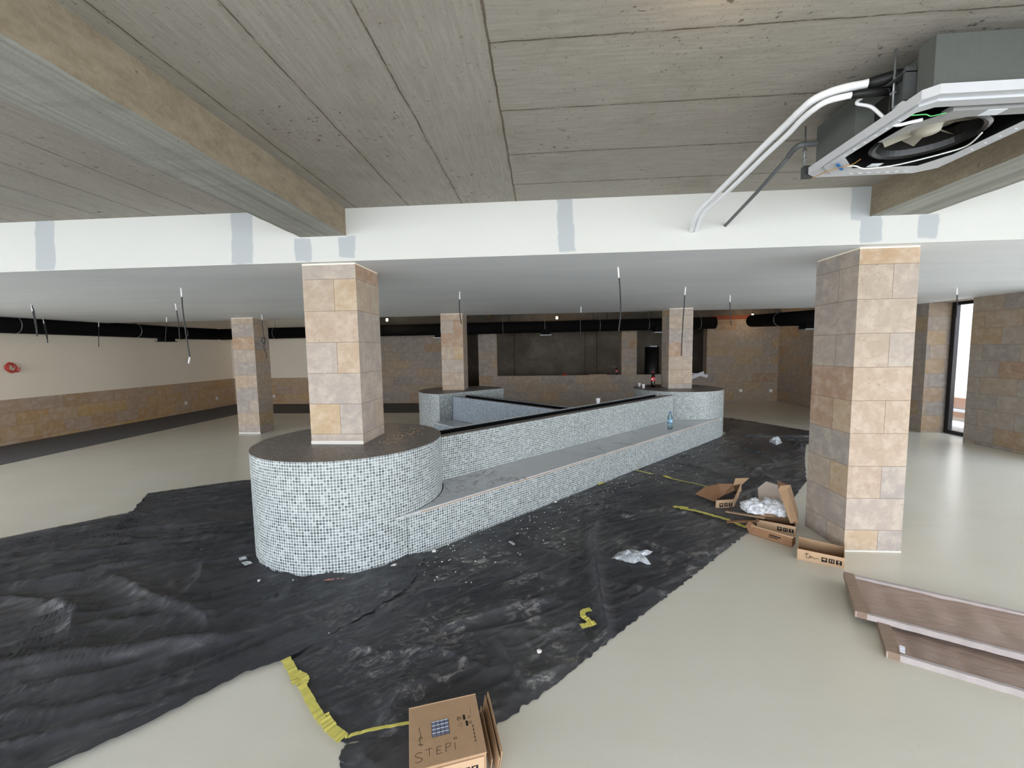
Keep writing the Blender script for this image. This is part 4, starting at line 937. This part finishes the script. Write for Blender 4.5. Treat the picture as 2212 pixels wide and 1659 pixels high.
wire(ac, [loc_(*p) for p in ((1.53, 2.25, 2.590), (1.58, 2.26, 2.592), (1.64, 2.29, 2.59), (1.72, 2.29, 2.592), (1.80, 2.26, 2.593), (1.90, 2.17, 2.594), (1.945, 2.1, 2.596), (1.90, 1.99, 2.60))], .0035, 'wire_w', 'wire', 'white signal wire')
wire(ac, [loc_(*p) for p in ((1.45, 2.39, 2.590), (1.47, 2.31, 2.588), (1.51, 2.25, 2.587), (1.545, 2.235, 2.590), (1.56, 2.20, 2.60))], .002, 'orange', 'wire', 'thin tan wire')
wire(ac, [loc_(*p) for p in ((1.365, 1.935, 2.742), (1.355, 1.95, 2.728), (1.40, 1.93, 2.70), (1.43, 1.90, 2.64), (1.46, 1.88, 2.598), (1.50, 1.85, 2.592), (1.53, 1.84, 2.594))], .007, 'wrap_w', 'power_cable', 'white power cable')
wire(ac, [loc_(*p) for p in ((1.455, 1.80, 2.592), (1.50, 1.79, 2.588), (1.53, 1.80, 2.586), (1.57, 1.785, 2.588))], .002, 'green', 'wire', 'green earth wire')
wire(ac, [loc_(*p) for p in ((1.40, 1.93, 2.745), (1.42, 1.875, 2.74), (1.425, 1.865, 2.70), (1.42, 1.86, 2.65), (1.43, 1.855, 2.61))], .004, 'cable', 'wire', 'black lead')
b = MB(); b.box(-.055, -.007, -.0015, .055, .007, 0, Matrix.Translation(loc_(1.502, 2.256, 2.590)) @ Matrix.Rotation(radians(45), 4, 'Z')); b.build('blue_tape', 'blue', ac)
for x, y in ((1.42, 1.845), (1.425, 2.415), (2.06, 1.845), (2.06, 2.40)):
    b = MB(); b.tube([loc_(x, y, 2.645), loc_(x, y, ZC)], .0045, 8); b.tube([loc_(x, y, 2.74), loc_(x, y, 2.75)], .010, 6); b.tube([loc_(x, y, 2.70), loc_(x, y, 2.706)], .012, 6); b.build('hanging_rod', 'galv', ac, smooth=True)
b = MB(); b.box(*loc_(1.405, 1.775, 2.64), *loc_(1.45, 1.785, 2.76)); b.box(*loc_(1.40, 1.775, 2.74), *loc_(1.45, 1.86, 2.744)); b.box(*loc_(1.44, 1.78, 2.64), *loc_(1.446, 1.87, 2.78)); b.build('bracket', 'acdark', ac)
b = MB(); b.box(*loc_(1.415, 2.395, 2.60), *loc_(1.47, 2.425, 2.66)); b.build('bracket', 'acdark', ac)
b = MB(); b.box(*loc_(1.438, 1.81, 2.625), *loc_(1.442, 1.87, 2.66)); b.build('label', 'label', ac)

# pipes from the unit to the bulkhead
def pipes():
    up_ = [(1.375, 1.885, 2.773), (1.343, 1.899, 2.775), (1.261, 1.939, 2.78), (1.205, 1.989, 2.775), (1.187, 2.057, 2.765), (1.180, 2.155, 2.755), (1.164, 2.338, 2.735), (1.147, 2.609, 2.705), (1.133, 2.871, 2.68), (1.118, 3.03, 2.66), (1.12, 3.14, 2.632), (1.14, 3.24, 2.612), (1.162, 3.34, 2.594)]
    lo_ = [(1.32, 1.895, 2.735), (1.281, 1.905, 2.735), (1.224, 1.935, 2.735), (1.200, 1.988, 2.73), (1.193, 2.067, 2.725), (1.194, 2.161, 2.715), (1.185, 2.344, 2.70), (1.176, 2.637, 2.675), (1.165, 2.895, 2.655), (1.150, 3.049, 2.638), (1.150, 3.15, 2.618), (1.17, 3.25, 2.602), (1.19, 3.34, 2.59)]
    for P, r, lb, e in ((up_, .0165, 'upper thick white insulated pipe curving from the air conditioner to the bulkhead', (1.49, 1.84, 2.775)), (lo_, .0125, 'lower thin white insulated pipe beside the thick one', (1.49, 1.89, 2.735))):
        o = empty('insulated_pipe', P[0], lb, 'pipe', 'refrigerant pipes'); p0 = Vector(P[0])
        b = MB(); pts = smoothpath(P, 8); b.tube([Vector(p) - p0 for p in pts], r, 14, rs=[r * (1 + .05 * noise.noise(Vector((i * .7, r * 99, 0)))) for i in range(len(pts))]); b.build('white_wrap', 'wrap_w', o, smooth=True)
        b = MB(); q = Vector(e) - p0; d = (Vector(P[1]) - p0) * .6; b.tube([d, Vector((0, 0, 0)), q * .5 + Vector((0, 0, .004)), q], r * 1.2, 14, rs=[r * 1.12, r * 1.35, r * 1.4, r * 1.2]); b.build('black_sleeve', 'black2', o, smooth=True)
    o = empty('drain_pipe', (1.40, 2.42, 2.74), 'straight dark grey drain pipe running from the air conditioner to the bulkhead', 'pipe'); p0 = Vector((1.40, 2.42, 2.74))
    b = MB(); b.tube([Vector(p) - p0 for p in ((1.353, 2.42, 2.727), (1.377, 2.78, 2.68), (1.415, 3.345, 2.625))], .0115, 12); b.build('pipe', 'pvc', o, smooth=True)
    b = MB(); b.tube([Vector(p) - p0 for p in smoothpath([(1.445, 2.33, 2.742), (1.40, 2.334, 2.742), (1.35, 2.345, 2.740), (1.351, 2.43, 2.727)], 5)], .0145, 12); b.build('elbow', 'pvc', o, smooth=True)
pipes()

# ------------------------------------------------------------------ ducts
def duct(P, r, label, outlets, ring_s, name='air_duct', capends=True):
    o = empty(name, P[0], label, 'duct', 'black insulated ducts'); p0 = Vector(P[0]); b = MB()
    b.tube([Vector(p) - p0 for p in P], r, 28); b.build('tube', 'black', o, smooth=True)
    for (x, y, z) in outlets:
        b = MB(); q = Vector((x, y, z)) - p0; w = .16
        b.prism([(q.x - w * .8, q.y - w * .8), (q.x + w * .8, q.y - w * .8), (q.x + w * .8, q.y + w * .8), (q.x - w * .8, q.y + w * .8)], q.z, q.z + .16); bx = b.build('outlet_box', 'black', o)
        b = MB(); b.box(q.x - w, q.y - w, q.z - .018, q.x + w, q.y + w, q.z); b.build('outlet_flange', 'galv' if x > -5 else 'black2', o)
    for (x, y, z, ax) in ring_s:
        b = MB(); n = 24; q = Vector((x, y, z)) - p0
        pts = [q + (Vector((0, cos(2 * pi * i / n), sin(2 * pi * i / n))) if ax == 'x' else Vector((cos(2 * pi * i / n), 0, sin(2 * pi * i / n)))) * (r + .004) for i in range(n + 1)]
        b.tube(pts, .007, 6, cap=False); b.tube([q + Vector((0, 0, r)), q + Vector((0, 0, ZC - z))], .004, 6); b.build('hanger_strap', 'galv', o, smooth=True)
    return o
duct([(-9.75, 11.9, 2.30), (4.83, 11.9, 2.36)], .165, 'black round duct hanging along the back wall',
     [(-2.95, 11.85, 2.09), (.12, 11.85, 2.11), (3.28, 11.85, 2.13)], [(x, 11.9, 2.30 + .06 * (x + 9.75) / 14.58, 'x') for x in (-8.0, -5.4, -2.9, -1.1, .1, 1.65, 3.0, 4.4)])
duct([(-10.08, 3.6, 2.33), (-10.05, 8.0, 2.32), (-9.98, 10.8, 2.30), (-9.75, 11.75, 2.30)], .165, 'black round duct hanging along the left wall',
     [(-9.98, 10.3, 2.07), (-10.04, 6.3, 2.09)], [(-10.06, 7.2, 2.325, 'y'), (-10.0, 9.5, 2.315, 'y'), (-9.98, 10.8, 2.305, 'y')])
duct([(5.75, 11.75, 2.385), (5.75, 9.0, 2.27)], .165, 'short black round duct at the right in front of the bare stone wall',
     [(5.75, 9.35, 2.05)], [(5.75, 10.4, 2.33, 'y')])

# ------------------------------------------------------------------ cables hanging from the lowered ceiling
CAB = [(-4.038, 4.403, 1.67, 'longest cable hanging at the left with bare white ends', 1), (-5.355, 5.722, 1.93, 'cable just left of the longest left cable', 0), (-7.404, 7.688, 1.95, 'short bent cable in front of the left duct outlet', 0),
       (-7.277, 5.43, 2.0, 'doubled cable at the far left of the lowered ceiling', 0), (-9.7, 7.4, 1.98, 'short cable right next to the doubled far left cable', 0), (-9.75, 8.45, 1.90, 'single cable in front of the left duct', 0),
       (-5.408, 7.657, 1.60, 'knotted cable hanging in front of the left column', 2), (-1.037, 5.254, 2.04, 'short curved cable hanging in front of the far flat sided plinth column', 0), (.715, 7.548, 1.88, 'thin cable hanging left of the centre long cable', 0),
       (.715, 3.947, 1.85, 'long cable hanging in the centre of the room near the bulkhead', 0), (1.808, 5.364, 1.59, 'long cable hanging in front of the far right plinth column', 0), (2.78, 6.35, 2.01, 'short curved cable left of the bulb at the right', 0),
       (5.638, 6.081, 2.05, 'cable hanging in front of the slit window', 0)]
for k, (x, y, z, lb, kind) in enumerate(CAB):
    o = empty('hanging_cable', (x, y, ZS), lb, 'cable', 'cables hanging from the lowered ceiling')
    L = ZS - z; s1 = math.sin(k * 2.3) * .035; s2 = math.cos(k * 1.7) * .03
    pts = [(0, 0, .0), (s1 * .2, 0, -.06), (s1 * .6, 0, -L * .35), (s1 + s2 * .3, s2 * .3, -L * .7), (s1 + s2, s2 * .3, -L)]
    if kind == 2:
        m = -L * .55; pts = [(0, 0, 0), (.01, 0, -L * .4), (.03, 0, m), (.0, .01, m - .09), (-.035, 0, m - .03), (0, -.015, m + .035), (.035, -.01, m - .02), (.01, .01, m - .11), (.0, 0, m - .16), (.03, 0, -L * .85), (.05, 0, -L)]
    b = MB(); sp = smoothpath(pts, 7); b.tube(sp, .0065 if kind != 2 else .0055, 6); b.build('sheath', 'cable', o, smooth=True)
    b = MB(); b.tube(smoothpath([(0, 0, 0), (s1 * .15, 0, -.05), (s1 * .25, 0, -.10)], 3), .0085, 6); b.build('bare_end', 'wire_w', o, smooth=True)
    if kind == 1: b = MB(); e = Vector(pts[-1]); b.tube([e + Vector((0, 0, .005)), e + Vector((-.02, 0, -.07))], .009, 6); b.build('bare_end', 'wire_w', o, smooth=True)
    if 'doubled' in lb: b = MB(); b.tube(smoothpath([(0, 0, 0), (.03, 0, -.12), (.045, 0, -L * .8), (.03, 0, -L)], 6), .0065, 6); b.build('sheath', 'cable', o, smooth=True)

# ------------------------------------------------------------------ bulbs
for x, y, z, lb in ((-4.31, 11.3, 2.60, 'lit bare bulb at the back, left of the middle'), (.452, 12.12, 2.62, 'lit bare bulb at the back in the middle of the duct'), (6.12, 12.5, 2.60, 'lit bare bulb at the back right above the stone wall'), (.62, 1.33, 2.80, 'lit bare bulb on the near concrete ceiling at the top edge')):
    o = empty('light_bulb', (x, y, z), lb, 'light bulb', 'bare bulbs')
    b = MB(); b.lathe([(0.0005, -.055), (.018, -.052), (.03, -.035), (.033, -.015), (.026, .008), (.015, .028)], seg=16); b.build('glass', 'bulbglass', o, smooth=True)
    b = MB(); b.tube([(0, 0, .028), (0, 0, .07)], .016, 10); b.build('socket', 'black2', o)
    if ZC - z > .08: b = MB(); b.tube([(0, 0, .07), (0, 0, ZC - z)], .004, 6); b.build('cord', 'cable', o)
    l = bpy.data.lights.new('bulb_light', 'POINT'); l.energy = 3.5 if y > 5 else .5; l.color = (1, .74, .45); l.shadow_soft_size = .035
    lo = bpy.data.objects.new('bulb_light', l); COL.objects.link(lo); lo.parent = o; lo.location = (0, 0, -.10)

# ------------------------------------------------------------------ wall items
def outlet(x, y, z, nx, ny, label):
    o = empty('wall_socket', (x, y, z), label, 'socket', 'white wall sockets', atan2(ny, nx) + pi / 2)
    b = MB(); b.box(-.045, -.012, -.045, .045, 0, .045); b.build('plate', 'outlet', o, bevel=.004)
    b = MB(); b.tube([(0, -.0125, 0), (0, -.011, 0)], .024, 16); b.build('recess', 'label', o)
for y, lb in ((11.15, 'white socket on the left wall dado, nearer one'), (12.3, 'white socket on the left wall dado close to the corner')): outlet(XL + .03, y, .30, 1, 0, lb)
outlet(-8.98, YB - .03, .27, 0, -1, 'white socket on the back wall dado beside the left column')
outlet(6.135, YB, .33, 0, -1, 'left white socket low on the bare stone wall at the back right')
outlet(7.08 - .05, YB, .32, 0, -1, 'right white socket low on the bare stone wall at the back right')
o = empty('conduit_coil', (XL + .03, 7.25, 1.5), 'small coil of red conduit sticking out of the cream left wall', 'conduit')
b = MB(); pts = [(.02 + .006 * i, .075 * cos(i * .9) * (1 - .25 * sin(i * 1.3)) + .02 * sin(i * .37), .085 * sin(i * .9) * (1 - .2 * cos(i * 1.7))) for i in range(22)]; b.tube(smoothpath(pts, 4), .011, 8); b.build('coil', 'red', o, smooth=True)

# ------------------------------------------------------------------ bottles, cups, papers
def bottle(name, loc, h, r, label, kind):
    o = empty(name, loc, label, 'bottle')
    if kind == 'water':
        b = MB(); b.lathe([(.001, 0), (r, .004), (r, h * .28), (r * .93, h * .33), (r, h * .38), (r, h * .62), (r * .85, h * .74), (r * .42, h * .88), (r * .38, h * .93)], seg=20); b.build('body', 'water', o, smooth=True)
        b = MB(); b.lathe([(r * 1.01, h * .40), (r * 1.01, h * .58)], seg=20); b.build('label_wrap', simple('pale blue label', (150, 190, 214), .4), o, smooth=True)
        b = MB(); b.lathe([(r * 1.02, h * .37), (r * 1.02, h * .40)], seg=20); b.build('label_band', 'blueline', o, smooth=True)
        b = MB(); b.lathe([(r * .44, h * .93), (r * .44, h * .995), (.001, h)], seg=16); b.build('cap', 'blueline', o, smooth=True)
    else:
        b = MB(); b.lathe([(.001, 0), (r * .9, .004), (r, h * .08), (r, h * .3), (r * .94, h * .42), (r, h * .55), (r * .92, h * .68), (r * .5, h * .86), (r * .3, h * .93)], seg=20); b.build('body', m_glass('bottle plastic', (.42, .36, .32, 1), .9), o, smooth=True)
        b = MB(); b.lathe([(.001, .006), (r * .88, .008), (r * .96, h * .08), (r * .96, h * .12), (.001, h * .121)], seg=20); b.build('cola', 'cola', o, smooth=True)
        b = MB(); b.lathe([(r * 1.01, h * .42), (r * 1.02, h * .5), (r * 1.02, h * .66)], seg=20); lb = b.build('label_wrap', 'cokered', o, smooth=True); lb['label'] = 'red label'
        b = MB(); b.lathe([(r * 1.035, h * .50), (r * 1.035, h * .56)], seg=20); b.f = [f for i, f in enumerate(b.f) if i % 5 in (1, 2, 3)]; b.uv = [None] * len(b.f); b.mi = [0] * len(b.f); b.build('label_lettering', 'label', lb)
        b = MB(); b.lathe([(r * .34, h * .93), (r * .34, h * .995), (.001, h)], seg=14); b.build('cap', 'cokered', o, smooth=True)
    return o
bottle('water_bottle', (2.06, 6.72, .382), .28, .038, 'clear blue water bottle standing on the marble bench seat', 'water')
bottle('cola_bottle', (2.26, 8.52, .89), .32, .042, 'part empty cola bottle with red label on the far right plinth', 'cola')
bottle('cola_bottle', (2.34, 13.06, .86), .24, .035, 'small red labelled bottle on the stone sill at the back', 'cola')
def cup(x, y, z, label):
    o = empty('paper_cup', (x, y, z), label, 'cup', 'small white cups')
    b = MB(); b.lathe([(.001, .002), (.024, 0), (.034, .078), (.036, .08), (.032, .078), (.023, .006), (.001, .006)], seg=20); b.build('wall', 'cup', o, smooth=True)
    b = MB(); b.lathe([(.034, .077), (.0365, .079), (.035, .082), (.033, .079)], seg=20); b.build('rim', 'cup', o, smooth=True)
q = sn(3.85, .893); cup(q[0], q[1], .83, 'white paper cup standing on the back lip of the low mosaic wall')
cup(2.03, 8.36, .89, 'white paper cup nearest the edge of the far right plinth')
cup(2.03, 8.70, .89, 'translucent paper cup behind the other cup on the far right plinth')
b = MB(); b.box(-.05, -.02, 0, .03, .02, .02); b.box(-.02, -.035, .0, .02, .0, .03); o = b.build('sponge', 'black2', loc=(2.24, 8.78, .89)); tag(o, 'small dark lump beside the cola bottle on the plinth', 'scrap')
for k, (dx, rz, lb) in enumerate(((0, .12, 'upper white paper sheet hanging over the sill at the back'), (-.13, -.35, 'lower white paper sheet hanging over the sill at the back'))):
    b = MB(); Mx = Matrix.Translation((4.9 + dx, 13.06 - .012 * k, .865 + .004 * k)) @ Matrix.Rotation(rz, 4, 'Y')
    b.quad([Mx @ Vector(p) for p in ((-.28, 0, -.02 - .10 * k), (.22, 0, -.10), (.24, 0, .0), (-.28, .0, .0))]); b.quad([(4.62 + dx, 13.06 - .012 * k, .866 + .004 * k), (5.14 + dx, 13.06 - .012 * k, .866 + .004 * k), (5.14 + dx, 13.24, .866 + .004 * k), (4.62 + dx, 13.24, .866 + .004 * k)])
    o = b.build('paper_sheet', 'paper'); o.modifiers.new('t', 'SOLIDIFY').thickness = .001; tag(o, lb, 'paper', 'papers on the sill')
b = MB(); b.box(1.50, 13.08, .862, 2.04, 13.14, .885); tag(b.build('wooden_strip', 'wood'), 'pale wooden strip lying on the stone sill at the back', 'wood')
o = blob('red_rag', (.72, 13.12, .885), .06, 'small red rag on the stone sill at the back', .6, 'red', 4, 'rag', 'rag on sill')
o = empty('insulation_roll', (3.60, 13.75, 0), 'tall black insulation roll with pale top standing in the serving opening', 'roll')
b = MB(); b.lathe([(.001, 0), (.24, 0), (.22, 1.72), (.001, 1.72)], seg=24); b.build('roll', 'black2', o, smooth=True)
b = MB(); b.box(-.08, -.16, 1.72, .12, .08, 1.755); b.build('top_wrap', 'paper', o)
